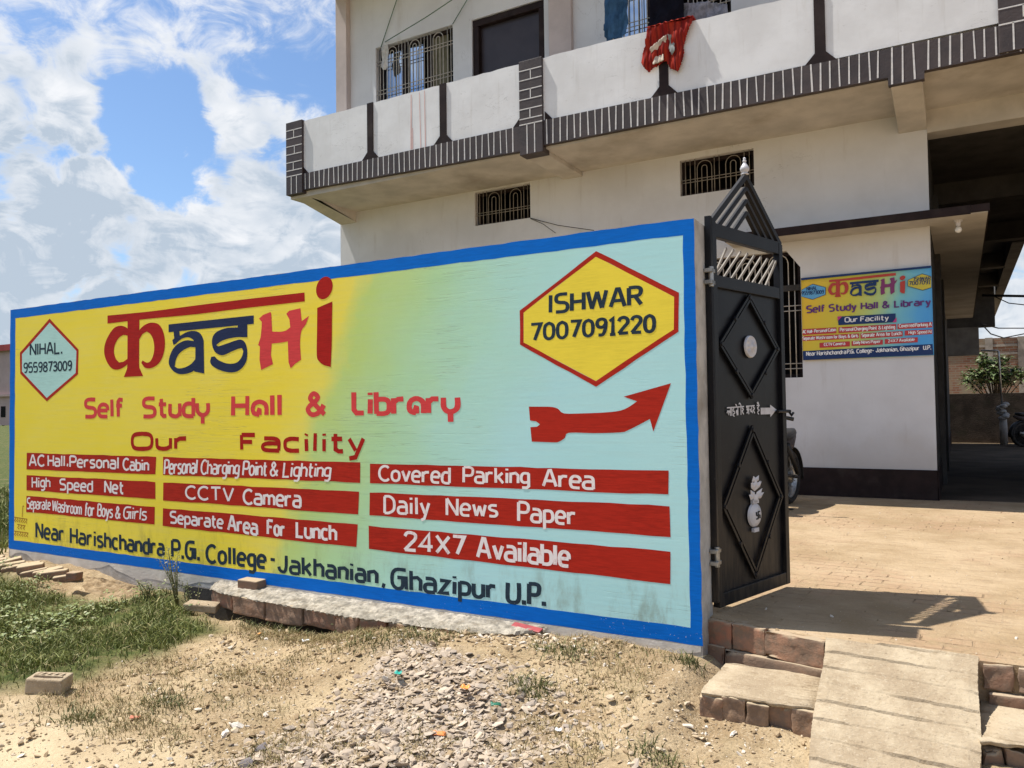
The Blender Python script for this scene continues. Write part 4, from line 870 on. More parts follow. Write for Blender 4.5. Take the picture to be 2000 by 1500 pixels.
# upper door
a, b, c, d = UD; mb = MB(); 
for q in ((a, b, d - .12, d), (a, a + .12, c, d - .12), (b - .12, b, c, d - .12)): mb.box(q[0] + .002, q[1] - .002, YF + .03, YF + .15, q[2], q[3] - .002)
dr = mb.build('door', MT['brown'], house, bevel=.008)
mb = MB(); mb.box(a + .122, b - .122, YF + .12, YF + .16, c, d - .122); mb.build('door_panel', simple('brown_door_panel', (.036, .028, .032), .4, .4, .15, 3, 30, .1), dr)
# pink dye runs on the parapet
mb = MB()
for (x0, y0, x1, y1, w) in ((803, 185, 803, 292, .008), (819, 180, 822, 289, .005), (829, 177, 831, 287, .006), (806, 250, 806, 291, .006)):
    a = FY(x0, y0, YB); b = FY(x1, y1, YB); mb.add([(a.x - w, YB - .001, a.z), (a.x + w, YB - .001, a.z), (b.x + w * 1.5, YB - .001, b.z), (b.x - w * 1.5, YB - .001, b.z)], [(0, 1, 2, 3)])
mb.build('dye_run', simple('pink_dye', (.66, .42, .39), .8, .2, .1), house)

# ------------------------------------------------------------------ printed banner on the wall
BN = [FY(*q, YF) for q in ((1565, 545), (1822, 519), (1825, 694), (1568, 704))]
YN = YF - .03; bx0, bx1 = BN[0].x, XC + .004; bz1 = (BN[0].z + BN[1].z) / 2; bz0 = (BN[2].z + BN[3].z) / 2
ban = thing('banner', ((bx0 + bx1) / 2, YN, (bz0 + bz1) / 2), 'printed study hall banner fixed flat on the white wall beside the window', 'banner')
def banner_mat():
    m = Mat('banner_print', .45, .3); x, y, z = m.xyz(); t = m.mr(m.math('ADD', m.math('ADD', m.mr(x, bx0, bx1, 0, 1, False), m.math('MULTIPLY', m.mr(z, bz0, bz1, 0, 1, False), -.22)), m.math('MULTIPLY', m.noise(2.2, 3, .5), .25)), 0, 1, 0, 1, False)
    m.color(m.ramp(t, [(.0, (.80, .52, .04)), (.38, (.66, .58, .06)), (.58, (.46, .60, .22)), (.74, (.22, .55, .55)), (.92, (.10, .40, .74)), (1, (.08, .36, .74))])); m.bump(m.noise(3, 4, .5), .15, .02); return m.m
mb = MB(); nn = 30; vs = []; fs = []
for j in range(13):
    for i in range(nn + 1): vs.append((bx0 + (bx1 - bx0) * i / nn, YN - .004 * math.sin(i * .7) * math.sin(j * .8) * (0 < j < 12), bz0 + (bz1 - bz0) * j / 12))
for j in range(12):
    for i in range(nn): a = j * (nn + 1) + i; fs.append((a, a + 1, a + nn + 2, a + nn + 1))
mb.add(vs, fs); mb.build('banner_sheet', banner_mat(), ban, smooth=True, solid=.004)
flat = lambda n, c: simple(n, c, .45, .3, .05, 4, 40, 0)
C_ = {'navy': flat('print_navy', (.01, .035, .13)), 'red': flat('print_red', (.50, .045, .05)), 'cred': flat('print_brick_red', (.48, .055, .04)), 'violet': flat('print_violet', (.12, .03, .17)), 'white': flat('print_white', (.78, .78, .78)), 'sky': flat('print_sky', (.13, .40, .66)), 'yel': flat('print_yellow', (.60, .50, .06)), 'plum': flat('print_plum', (.22, .04, .14)), 'mag': flat('print_magenta', (.55, .05, .22))}
BS = 500 * .0 + .23           # crop 1540,500 at 0.23 px
def bq(x, y): p = FY(1540 + .23 * x, 500 + .23 * y, YN); return (min(p.x, bx1 - .004), p.z)
def bpoly(name, col, pts, lv, parent=ban):
    mb = MB(); mb.sheet([[bq(*p) for p in pts]], lambda x, z: (max(x, bx0 + .003), YN - .008 - .003 * lv, z)); return mb.build(name, C_[col], parent, fixn=False)
bpoly('banner_edge', 'navy', [(108, 188), (1212, 82), (1214, 100), (108, 207)], 0)
foot = bpoly('banner_strip', 'navy', [(120, 808), (1224, 748), (1230, 838), (122, 886)], 0)
def btext(parent, text, col, x0, b0, x1, b1, c0, c1, lv, pen=.15, slant=0, gap=.22):
    mb = MB()
    for (t_, q0, q1) in text:
        f = lambda q: (q - x0) / (x1 - x0); w = lambda q: b0 + (b1 - b0) * f(q); cc = lambda q: c0 + (c1 - c0) * f(q)
        write(mb, t_, q0, w(q0), q1, w(q1), cc(q0), cc(q1), pen, lambda x, y: Vector((bq(x, y)[0], 0, bq(x, y)[1])), YN - .008 - .003 * lv, slant, .006, gap)
    return mb.build('lettering', C_[col], parent, fixn=False)
btext(foot, [('Near', 152, 232), ('Harishchandra', 243, 490), ('P.G.', 498, 562), ('College-', 578, 728), ('Jakhanian,', 742, 935), ('Ghazipur', 948, 1112), ('U.P.', 1145, 1212)], 'white', 152, 850, 1212, 795, 38, 38, 1, .15)
btext(ban, [('Self', 152, 312), ('Study', 343, 578), ('Hall', 615, 762), ('&', 797, 862), ('Library', 898, 1210)], 'violet', 152, 488, 1210, 420, 66, 62, 1, .17)
o = bpoly('banner_strip', 'navy', [(418, 516), (910, 488), (908, 562), (425, 588)], 0)
bpoly('corner_mark', 'mag', [(416, 514), (458, 512), (420, 552)], 1, o); bpoly('corner_mark', 'mag', [(918, 520), (918, 562), (884, 564)], 1, o)
btext(o, [('Our', 478, 590), ('Facility', 610, 852)], 'white', 478, 566, 852, 546, 46, 44, 1, .16)
for pts, words, b0, b1, c in (
    ([(120, 622), (408, 606), (408, 655), (120, 672)], [('AC', 122, 150), ('Hall-', 160, 212), ('Personal', 220, 328), ('Cabin', 336, 404)], 660, 640, 30),
    ([(425, 606), (915, 578), (915, 625), (425, 655)], [('Personal', 438, 552), ('Charging', 560, 672), ('Point', 682, 752), ('&', 764, 788), ('Lighting', 796, 904)], 642, 618, 32),
    ([(926, 578), (1222, 560), (1222, 606), (926, 622)], [('Coverred', 938, 1068), ('Parking', 1076, 1182), ('A', 1192, 1216)], 610, 596, 32),
    ([(120, 682), (600, 658), (600, 700), (120, 722)], [('Separate', 122, 225), ('Washroom', 235, 375), ('for', 385, 418), ('Boys', 428, 492), ('&', 504, 525), ('Girls', 535, 592)], 715, 692, 30),
    ([(612, 658), (970, 638), (970, 682), (612, 702)], [('Separate', 622, 732), ('Area', 745, 815), ('for', 828, 866), ('Lunch', 878, 958)], 690, 672, 32),
    ([(988, 634), (1222, 624), (1222, 662), (988, 676)], [('High', 1020, 1080), ('Speed', 1092, 1178), ('N', 1190, 1214)], 664, 656, 28),
    ([(264, 738), (522, 724), (522, 768), (264, 780)], [('CCTV', 302, 372), ('Camera', 380, 482)], 766, 756, 28),
    ([(536, 724), (802, 710), (802, 752), (536, 764)], [('Daily', 552, 610), ('News', 618, 692), ('Paper', 700, 784)], 750, 738, 28),
    ([(818, 706), (1098, 690), (1098, 732), (818, 748)], [('24X7', 845, 930), ('Available', 940, 1072)], 736, 722, 28)):
    b = bpoly('banner_strip', 'red', pts, 0); x0 = words[0][1]; x1 = words[-1][2]; btext(b, words, 'white', x0, b0, x1, b1, c, c, 1, .15)
for pts, col, words in (([(108, 290), (205, 238), (318, 266), (316, 330), (205, 372), (108, 346)], 'sky', [('NIHAL', 155, 246, 296, 288, 32), ('9559873009', 112, 302, 336, 322, 34)]),
                        ([(1012, 205), (1135, 150), (1216, 172), (1216, 270), (1140, 294), (1012, 258)], 'yel', [('ISHWAR', 1066, 1208, 214, 206, 32), ('7007091', 1022, 1205, 252, 240, 36)])):
    rim = bpoly('badge', 'navy', pts, 1); cx = sum(p[0] for p in pts) / 6; cy = sum(p[1] for p in pts) / 6
    bpoly('badge_field', col, [(cx + (x - cx) * .96, cy + (y - cy) * .93) for x, y in pts], 2, rim)
    for t_, q0, q1, b0, b1, c in words: btext(rim, [(t_, q0, q1)], 'navy', q0, b0, q1, b1, c, c, 3, .13)
lx = lambda x: (337 + (x - 58) / (1915 - 58) * (990 - 337)); 
for key, polys in LOGO.items():
    mb = MB()
    for k, p in enumerate(polys):
        L = []
        for x, y in p:
            u = (x - 58) / 1857; base = 350 - 40 * u; top = 205 - 45 * u; yl = (y - (360 - 115 * (x - 85) / 1600 * 1.0)) / 500 if x < 1770 else .04 + (y - 43) / 735 * 1.02
            L.append(bq(337 + 655 * u, top + (base - top) * yl * 1.0))
        mb.sheet([L], lambda x, z, k=k: (x, YN - .012 - .0008 * k, z))
    mb.build('logo_lettering', {'red': C_['cred'], 'navy': C_['navy'], 'pink': C_['plum']}[key], ban, fixn=False)

# ------------------------------------------------------------------ iron gate, one leaf swung open into the yard
GH_ = FZ(1400, 1187, ZP + .03); GF_ = FZ(1538, 1138, ZP + .03)
gate = thing('iron_gate', (GH_.x, GH_.y, ZP), 'tall black iron gate leaf standing open, with diamond strapwork and a silver finial', 'gate')
GU = Vector((GF_.x - GH_.x, GF_.y - GH_.y, 0)); GL = GU.length; GU.normalize(); GN = Vector((GU.y, -GU.x, 0))      # towards the viewer
def onG(x, y):
    d = ray(x, y); t = (GH_ - CAM).dot(GN) / d.dot(GN); p = CAM + d * t; return ((p - GH_).dot(GU), p.z)
def GP(s, z, o=0): p = GH_ + GU * s + GN * o; return Vector((p.x, p.y, z))
zb = onG(1400, 1187)[1]; zr1 = onG(1395, 436)[1]; sp_, zpk = onG(1458, 346); s2, zm2 = onG(1396, 534); zm1 = onG(1397, 553)[1]; zr0 = onG(1396, 460)[1]
sp_ = GL * .5
def gbar(mb, a, b, w, d, o=0): mb.bar(GP(*a, o), GP(*b, o), w, d, GN)
mb = MB(); fw = .05
gbar(mb, (.025, zb), (.025, zr1), fw, .045); gbar(mb, (GL - .025, zb), (GL - .025, zr1 - .02), fw, .045)
for z, w in ((zb + .04, .08), ((zm1 + zm2) / 2 - .02, .075), ((zr0 + zr1) / 2 - .01, .085)): gbar(mb, (.05, z), (GL - .05, z), w, .04)
mb.build('gate_frame', MT['gate'], gate, bevel=.003)
mb = MB(); gbar(mb, (GL / 2, zb + .03), (GL / 2, zm1), GL - .09, .006, -.008); panel = mb.build('sheet_panel', MT['gate'], gate)
# gable of nested angle bars
mb = MB()
for k in range(4):
    q = k / 4; zt = zpk - (zpk - zr1) * q * .86; hw = GL / 2 * (1 - q * .84)
    w_ = .036 if k == 0 else .024; gbar(mb, (sp_ - hw, zr1 - .02), (sp_, zt), w_, .028); gbar(mb, (sp_, zt), (sp_ + hw, zr1 - .02), w_, .028)
mb.build('gable', MT['gate'], gate, bevel=.003)
fz = zpk + .01
c = GP(sp_, fz); FS = .62; mb = MB(); mb.lathe([(r * FS * 1.1, z * FS) for r, z in [(.004, 0), (.034, .0), (.036, .012), (.022, .02), (.03, .03), (.042, .05), (.043, .066), (.034, .09), (.02, .112), (.011, .135), (.018, .142), (.018, .15), (.009, .158), (.014, .168), (.012, .178), (.002, .186)]], c, 18); mb.build('finial', MT['silver'], gate, smooth=True)
# slanting slats under the gable
z0, z1 = zm2 - .02, zr0 - .06
for i in range(9):
    s0 = .07 + (GL - .17) * i / 8.3; mb = MB(); gbar(mb, (max(.05, s0 - .09), z0), (min(GL - .05, s0 + .13), z1), .014, .010); mb.build('slat', MT['dull'], gate)  # black bars; their lit edges are put into this paler colour
# diamonds of double strap with rivets
def diamond(ct, cl, cr, cb):
    mb = MB(); P = [onG(*ct), onG(*cr), onG(*cb), onG(*cl)]; P[0] = (GL / 2, P[0][1]); P[2] = (GL / 2, P[2][1]); zc = (P[1][1] + P[3][1]) / 2; P[1] = (GL - .075, zc); P[3] = (.075, zc)
    for i in range(4):
        a, b = P[i], P[(i + 1) % 4]
        for w, o in ((0, .012), (-.045, .012)):
            m = (GL / 2, zc); f = lambda p: (p[0] + (m[0] - p[0]) * (-w * 2.2), p[1] + (m[1] - p[1]) * (-w * 2.2)); gbar(mb, f(a), f(b), .016, .014, .012)
        gbar(mb, (a[0] + (GL / 2 - a[0]) * .05, a[1] + (zc - a[1]) * .05), (b[0] + (GL / 2 - b[0]) * .05, b[1] + (zc - b[1]) * .05), .03, .008, .006)
        for q in (.0, .5):
            p = GP(a[0] + (b[0] - a[0]) * q + (GL / 2 - a[0]) * .05 * (q == 0), a[1] + (b[1] - a[1]) * q + (zc - a[1]) * .05 * (q == 0), .016)
            n = 8; x = GU; vs = [p + (x * math.cos(t) + Vector((0, 0, 1)) * math.sin(t)) * r + GN * h for r, h in ((.017, 0), (.013, .01)) for t in [2 * math.pi * j / n for j in range(n)]]
            mb.add(vs, [(j, (j + 1) % n, n + (j + 1) % n, n + j) for j in range(n)] + [tuple(n + j for j in range(n))])
    mb.build('diamond', MT['gate'], gate)
diamond((1466, 578), (1413, 670), (1518, 685), (1467, 777)); diamond((1467, 832), (1416, 988), (1525, 970), (1475, 1128))
# silver rosette
sr, zr = onG(1470, 678); mb = MB(); n = 24; vs = []; fs = []
rs = [(0, .022), (.012, .022), (.02, .012), (.045, .016), (.058, .01), (.066, .016), (.07, .012), (.072, 0)]
for r, h in rs:
    for j in range(n): t = 2 * math.pi * j / n; rr = r * (1 + .0 * math.cos(8 * t)); vs.append(GP(GL / 2 + rr * math.cos(t), zr + rr * math.sin(t), .006 + h * (1 + (.5 * math.cos(8 * t) if .02 <= r <= .06 else 0))))
for i in range(len(rs) - 1):
    for j in range(n): fs.append((i * n + j, i * n + (j + 1) % n, (i + 1) * n + (j + 1) % n, (i + 1) * n + j))
mb.add(vs, fs); mb.build('rosette', MT['silver'], gate, smooth=True)
# silver water-pot ornament with leaves, coconut and the mark on its belly
s0, zt = onG(1471, 930); zb_ = onG(1473, 1034)[1]; zc = onG(1473, 1005)[1]; H = zt - zb_; cx = GL / 2 + .01
mb = MB(); n = 24; prof = [(0, .028), (.03, .027), (.055, .022), (.075, .012), (.082, 0)]; vs = []; fs = []
for r, h in prof:
    for j in range(n): t = 2 * math.pi * j / n; vs.append(GP(cx + r * math.cos(t), zc + r * .95 * math.sin(t), .004 + h))
for i in range(len(prof) - 1):
    for j in range(n): fs.append((i * n + j, i * n + (j + 1) % n, (i + 1) * n + (j + 1) % n, (i + 1) * n + j))
mb.add(vs, fs)
for a, b, w in (((cx - .03, zb_), (cx + .03, zb_), .025), ((cx - .035, zc + .085), (cx + .035, zc + .085), .022), ((cx, zc + .08), (cx, zc + .13), .05)): gbar(mb, a, b, w, .02, .012)
for ang, l, zz in ((.55, .085, .10), (-.55, .085, .10), (.95, .07, .10), (-.95, .07, .10), (.4, .08, .15), (-.4, .08, .15), (.75, .06, .17), (-.75, .06, .17), (0, .095, .15), (.35, .06, .2), (-.35, .06, .2)):
    a = (cx, zc + zz); b = (cx + l * 1.7 * math.sin(ang), zc + zz + l * math.cos(ang) * .9); m = ((a[0] + b[0]) / 2, (a[1] + b[1]) / 2); pz = (math.cos(ang) * .03, -math.sin(ang) * .022)
    mb.add([GP(*a, .012), GP(m[0] + pz[0], m[1] + pz[1], .02), GP(*b, .026), GP(m[0] - pz[0], m[1] - pz[1], .02), GP(m[0], m[1], .03)], [(0, 1, 4), (1, 2, 4), (2, 3, 4), (3, 0, 4)])
pot = mb.build('pot_ornament', MT['silver'], gate)
mb = MB(); q = .022
for a, b in (((-q, 0), (q, 0)), ((0, -q), (0, q)), ((q, 0), (q, -q)), ((0, -q), (-q, -q)), ((-q, 0), (-q, q)), ((0, q), (q, q))): gbar(mb, (cx + a[0], zc + a[1]), (cx + b[0], zc + b[1]), .007, .006, .034)
mb.build('mark', MT['cement'], pot)
# white hand lettering with arrow
def font_mesh(text):
    cu = bpy.data.curves.new('t', 'FONT'); cu.body = text; cu.resolution_u = 3; ob = bpy.data.objects.new('t', cu); COL.objects.link(ob)
    dg = bpy.context.evaluated_depsgraph_get(); me = bpy.data.meshes.new_from_object(ob.evaluated_get(dg)); v = [tuple(q.co) for q in me.vertices]; f = [tuple(p.vertices) for p in me.polygons]
    bpy.data.objects.remove(ob); bpy.data.meshes.remove(me); return v, f
mb = MB()
DEV = [ # strokes of the two short words, x in head-line units, y 0 foot .. 1 head line
 ['0,1 3.1,1', '~.0,.35 .12,.62 .3,.5 .3,.2 .3,.5 .45,.6 .5,.35', '.62,1 .62,0', '.85,1 .85,0', '1.2,1 1.2,.8 ~', '~1.2,.8 1.05,.7 1.1,.55 1.3,.5 1.35,.3 1.15,.2 1.1,.05 1.3,-.12', '~1.95,.5 1.8,.62 1.65,.45 1.75,.25 1.95,.35', '1.95,1 1.95,0', '1.65,.62 1.95,.3', '1.95,.3 1.72,.02', '~1.75,1.0 1.68,1.25 1.5,1.32', '~2.5,1 2.5,1.2 2.3,1.45 2.15,1.3', '2.5,1 2.5,0', '~2.75,1 2.75,.8 2.95,.68 2.8,.5 2.7,.45 3.0,.05', ],
 ['3.45,1 5.1,1', '~3.5,.82 3.65,.92 3.72,.72 3.6,.6 3.75,.5 3.72,.22 3.52,.2', '3.72,.55 3.95,.55', '3.95,1 3.95,0', '4.1,.55 4.3,.55', '4.3,.55 4.3,.35', '~4.5,1 4.5,.7 4.35,.55 4.35,.3 4.5,.3 4.55,.42 4.7,.1', '~4.85,1 4.85,.8 5.05,.68 4.9,.5 4.8,.45 5.1,.05'],
 ['5.5,1 6.1,1', '~5.85,1 5.85,.8 5.65,.72 5.7,.55 5.9,.5 5.95,.35 5.7,.25 5.68,.05 5.9,-.12', '~5.85,1 5.75,1.22 5.55,1.35', '~5.85,1 5.85,1.25 5.7,1.45']]
k = 0
P0 = onG(1419, 813); P1 = onG(1483, 807); hh = abs(onG(1450, 796)[1] - onG(1450, 812)[1])
for grp in DEV:
    for s in grp:
        pts = [tuple(map(float, q.split(','))) for q in s.replace('~', '').split()]
        if s.startswith('~'): pts = [(p.x, p.y) for p in sm(pts)]
        L = [(P0[0] + (P1[0] - P0[0]) * a / 6.1, P0[1] + (P1[1] - P0[1]) * a / 6.1 + hh * b) for a, b in pts]
        ribbon(mb, L, .0038, 0, k, lambda x, z, y: GP(x, z, .004 - y)); k += 1
mb.build('lettering', MT['silver'], gate, fixn=False)
A0 = onG(1484, 803); A1 = onG(1515, 800); ah = hh * .42
mb = MB(); mb.sheet([[(A0[0], A0[1] - ah), (A0[0] + (A1[0] - A0[0]) * .6, A0[1] - ah), (A0[0] + (A1[0] - A0[0]) * .6, A0[1] - ah * 1.9), (A1[0], A1[1]), (A0[0] + (A1[0] - A0[0]) * .6, A0[1] + ah * 1.9), (A0[0] + (A1[0] - A0[0]) * .6, A0[1] + ah), (A0[0], A0[1] + ah)]], lambda s, z: GP(s, z, .006)); mb.build('arrow', MT['silver'], gate, fixn=False)
# post, hinges, bolt
mb = MB(); gx0 = GH_.x - .05; mb.box(XR + .003, XR + .04, GH_.y - .07, GH_.y - .03, ZP + .075, zr1 + .02); mb.build('hinge_post', MT['gate'], gate, bevel=.003)
for y in (545, 1085):
    z = onG(1393, y)[1]; mb = MB()
    for dz in (-.035, .035): mb.box(XR + .002, XR + .05, GH_.y - .10, GH_.y - .02, z + dz - .012, z + dz + .012)
    mb.tube([(XR + .035, GH_.y - .06, z - .06), (XR + .035, GH_.y - .06, z + .06)], .016, 10); mb.build('hinge', MT['steel'], gate, bevel=.003)
sb, zbolt = onG(1538, 803); mb = MB(); mb.tube([GP(GL - .14, zbolt, .03), GP(GL + .035, zbolt, .03)], .011, 8); mb.tube([GP(GL + .02, zbolt, .03), GP(GL + .03, zbolt - .03, .045), GP(GL + .045, zbolt - .01, .05)], .009, 8); mb.build('bolt', MT['gate'], gate)

# ------------------------------------------------------------------ clothes, wires, lamp
def drape(name, polys, Y, mats, label, cat, amp=.03, fr=34, cell=.02, fold=0, group=None, over=None, slant=0):
    """hanging cloth: a fine grid kept inside its measured outline, rippling in folds"""
    t = None
    for k, (poly, mat, nm) in enumerate(polys):
        L = [(lambda p: (p.x, p.z))(FY(x, y, Y)) for x, y in poly]; xs = [p[0] for p in L]; zs = [p[1] for p in L]
        nx_ = int((max(xs) - min(xs)) / cell) + 1; nz_ = int((max(zs) - min(zs)) / cell) + 1; A = np.array([[min(xs) + i * cell, min(zs) + j * cell] for j in range(nz_ + 1) for i in range(nx_ + 1)])
        ins = sdist(A, L); vs = []; idx = {}; fs = []; y0 = Y - .012 * k
        zt = max(zs)
        def q(i, j):
            if (i, j) in idx: return idx[(i, j)]
            x, z = A[j * (nx_ + 1) + i]; d = (zt - z)
            off = amp * (.25 + min(1, d * 1.6)) * (math.sin(x * fr + 1.7 * math.sin(x * 7 + k) + slant * d) * .6 + .4 * math.sin(x * fr * 2.3 + d * 6)) + .014 * math.sin(d * 19 + x * 11)
            idx[(i, j)] = len(vs); vs.append((x + .006 * math.sin(d * 23), y0 - abs(amp) - off, z)); return idx[(i, j)]
        for j in range(nz_):
            for i in range(nx_):
                c4 = [(i, j), (i + 1, j), (i + 1, j + 1), (i, j + 1)]
                good = [p for p in c4 if ins[p[1] * (nx_ + 1) + p[0]] > -cell * .35]
                if len(good) == 4: fs.append(tuple(q(*p) for p in c4))
                elif len(good) == 3: fs.append(tuple(q(*p) for p in good))
        mb = MB(); mb.add(vs, fs)
        if over and k == 0:      # the part folded back over the top of the parapet
            a, b, dz = over; n = 24; vs2 = []; 
            for r, (yy, zz) in enumerate(((Y - .045, 0), (Y + .02, .035), (Y + .15, .03), (Y + .20, -.08), (Y + .21, -.35))):
                for i in range(n + 1): u = i / n; vs2.append((a[0] + (b[0] - a[0]) * u, yy + .012 * math.sin(u * 40 + r), a[1] + (b[1] - a[1]) * u + zz + .006 * math.sin(u * 50)))
            mb.add(vs2, [(r * (n + 1) + i, r * (n + 1) + i + 1, (r + 1) * (n + 1) + i + 1, (r + 1) * (n + 1) + i) for r in range(4) for i in range(n)])
        o = mb.build(name if k == 0 else nm, mat, t, smooth=True, solid=.006, fixn=False)
        if k == 0: t = o; tag(o, label, cat, group)
    return t
def stripe_mat():
    m = Mat('red_striped_cloth', .9, .1); x, y, z = m.xyz(); w = m.math('SINE', m.math('MULTIPLY', m.math('ADD', x, m.math('MULTIPLY', m.noise(4, 3), .05)), 75)); n = m.noise(5, 4, .6, m.vec((5, 1, .6)))
    col = m.mix(m.mr(n, .35, .65), (.20, .012, .012), (.36, .035, .018)); col = m.mix(m.math('MULTIPLY', m.mr(w, .2, .9), .6), col, (.06, .008, .01)); m.color(col); m.bump(m.noise(60, 3), .2, .003); return m.m
c5 = lambda L: [(1150 + .15 * x, .15 * y) for x, y in L]
pa = FY(1150 + .15 * 762, .15 * 392, YB); pb = FY(1150 + .15 * 1360, .15 * 236, YB)
drape('red_shirt', [(c5([(760, 388), (1030, 302), (1372, 230), (1310, 420), (1225, 600), (1258, 700), (1170, 942), (1060, 902), (1020, 800), (930, 840), (770, 945), (700, 830), (700, 700), (745, 600)]), stripe_mat(), ''),
      (c5([(812, 640), (950, 520), (1030, 462), (1012, 560), (978, 700), (992, 800), (848, 866)]), simple('beige_lining', (.52, .44, .36), .9, .1, .25, 12, 60, .4), 'lining'),
      (c5([(1045, 470), (1085, 470), (1150, 660), (1100, 740), (1060, 640)]), simple('grey_lining', (.22, .23, .22), .9, .1, .25, 12, 60, .4), 'cuff')], YB - .03, None, 'red striped shirt hung over the balcony parapet with its beige lining out', 'shirt', .022, 46, .014, over=((pa.x, pa.z), (pb.x, pb.z), 0))
YC = 10.35
tl = 6.25
drape('blue_shirt', [([(1181, -60), (1228, -60), (1228, 40), (1226, 70), (1186, 84), (1180, 60), (1182, 20)], simple('slate_blue_cloth', (.035, .085, .16), .9, .1, .3, 8, 60, .4), '')], YC, None, 'slate blue shirt hanging in front of the upper window, leftmost of the washing', 'shirt', .03, 36, .018)
drape('dark_trousers', [([(1270, -60), (1336, -60), (1335, 55), (1270, 60)], simple('black_cloth', (.006, .006, .011), .95, .1, .3, 8, 60, .3), '')], YC, None, 'black cloth hanging above the red shirt', 'trousers', .015, 20, .018)
drape('grey_towel', [([(1334, 8), (1380, 6), (1424, 10), (1424, 40), (1340, 62)], simple('grey_cloth', (.21, .21, .24), .95, .1, .3, 14, 60, .4), '')], YC + .15, None, 'crumpled grey cloth on the parapet behind the red shirt', 'towel', .04, 50, .016)
drape('pale_rag', [([(747, 92), (760, 88), (760, 130), (752, 139), (746, 132)], simple('dirty_white_cloth', (.5, .48, .45), .95, .1, .2, 14, 60, .4), '')], YF + .02, None, 'dirty white rag tied in the corner of the upper window bars', 'rag', .02, 60, .012)
def wire(pts, r, mat, label, cat='wire', sag=0):
    P = [Vector(p) for p in pts]
    if len(P) == 2 and sag: P = [P[0].lerp(P[1], i / 14) - Vector((0, 0, sag * 4 * (i / 14) * (1 - i / 14))) for i in range(15)]
    mb = MB(); mb.tube(P, r, 6); return tag(mb.build('wire', mat, None, smooth=True), label, cat)
gl = simple('green_cord', (.10, .16, .10), .8, .2, .2)
wire([FY(744, 92, YF - .02), FY(778, -10, YF - .06), FY(800, -70, YF - .1)], .008, gl, 'green cord rising steeply from the left corner of the upper window')
wire([FY(752, 82, YF - .02), FY(830, 35, YF - .3), FY(890, -5, YF - .5), FY(940, -40, YF - .7)], .008, gl, 'long slanting green cord crossing the wall above the upper window')
wire([FY(884, 47, YF - .02), FY(912, 0, YF - .05), FY(925, -25, YF - .05)], .007, gl, 'short cord rising from the right corner of the upper window')
wire([FY(1036, 426, YF - .01), FY(1090, 440, YF - .05), FY(1160, 450, YF - .08)], .006, MT['black'], 'thin dark cable trailing from the small ventilator')
wire([FY(1036, 427, YF - .01), FY(1060, 437, YF - .03), FY(1085, 455, YF - .05)], .005, MT['black'], 'thinner cable drooping under the small ventilator')
wire([FY(1170, -40, YC), FY(1440, -40, YC)], .006, gl, 'clothes line strung along the balcony', 'clothes line')
wire([FY(1918, 577, 20), FY(2100, 580, 20)], .03, MT['black'], 'thick black cable leaving the eave at right', sag=0)
wire([FY(1938, 577, 20), FY(1970, 592, 20), FY(2060, 602, 20)], .012, MT['black'], 'thin wire sagging below the thick black cable')
wire([FY(1915, 632, 26), FY(1950, 641, 27), FY(2000, 641, 28), FY(2080, 622, 29)], .018, MT['black'], 'upper of the two wires drooping over the brick wall')
wire([FY(1920, 636, 26), FY(1935, 652, 26.5), FY(1960, 660, 27), FY(2000, 652, 28), FY(2080, 620, 29)], .018, MT['black'], 'lower of the two wires drooping over the brick wall')
p = FZ(1871, 430, ZC); lamp = thing('ceiling_lamp', (p.x, p.y, ZC), 'small bulb holder with a round bulb under the canopy', 'lamp')
mb = MB(); mb.lathe([(.05, -.0), (.05, -.02), (.028, -.025), (.026, -.07), (.02, -.075)], p, 14); mb.build('holder', MT['silver'], lamp, smooth=False)
mb = MB(); mb.lathe([(.012, -.075), (.03, -.09), (.04, -.115), (.035, -.14), (.018, -.155), (.002, -.16)], p, 14); mb.build('bulb', MT['bulb'], lamp, smooth=True)

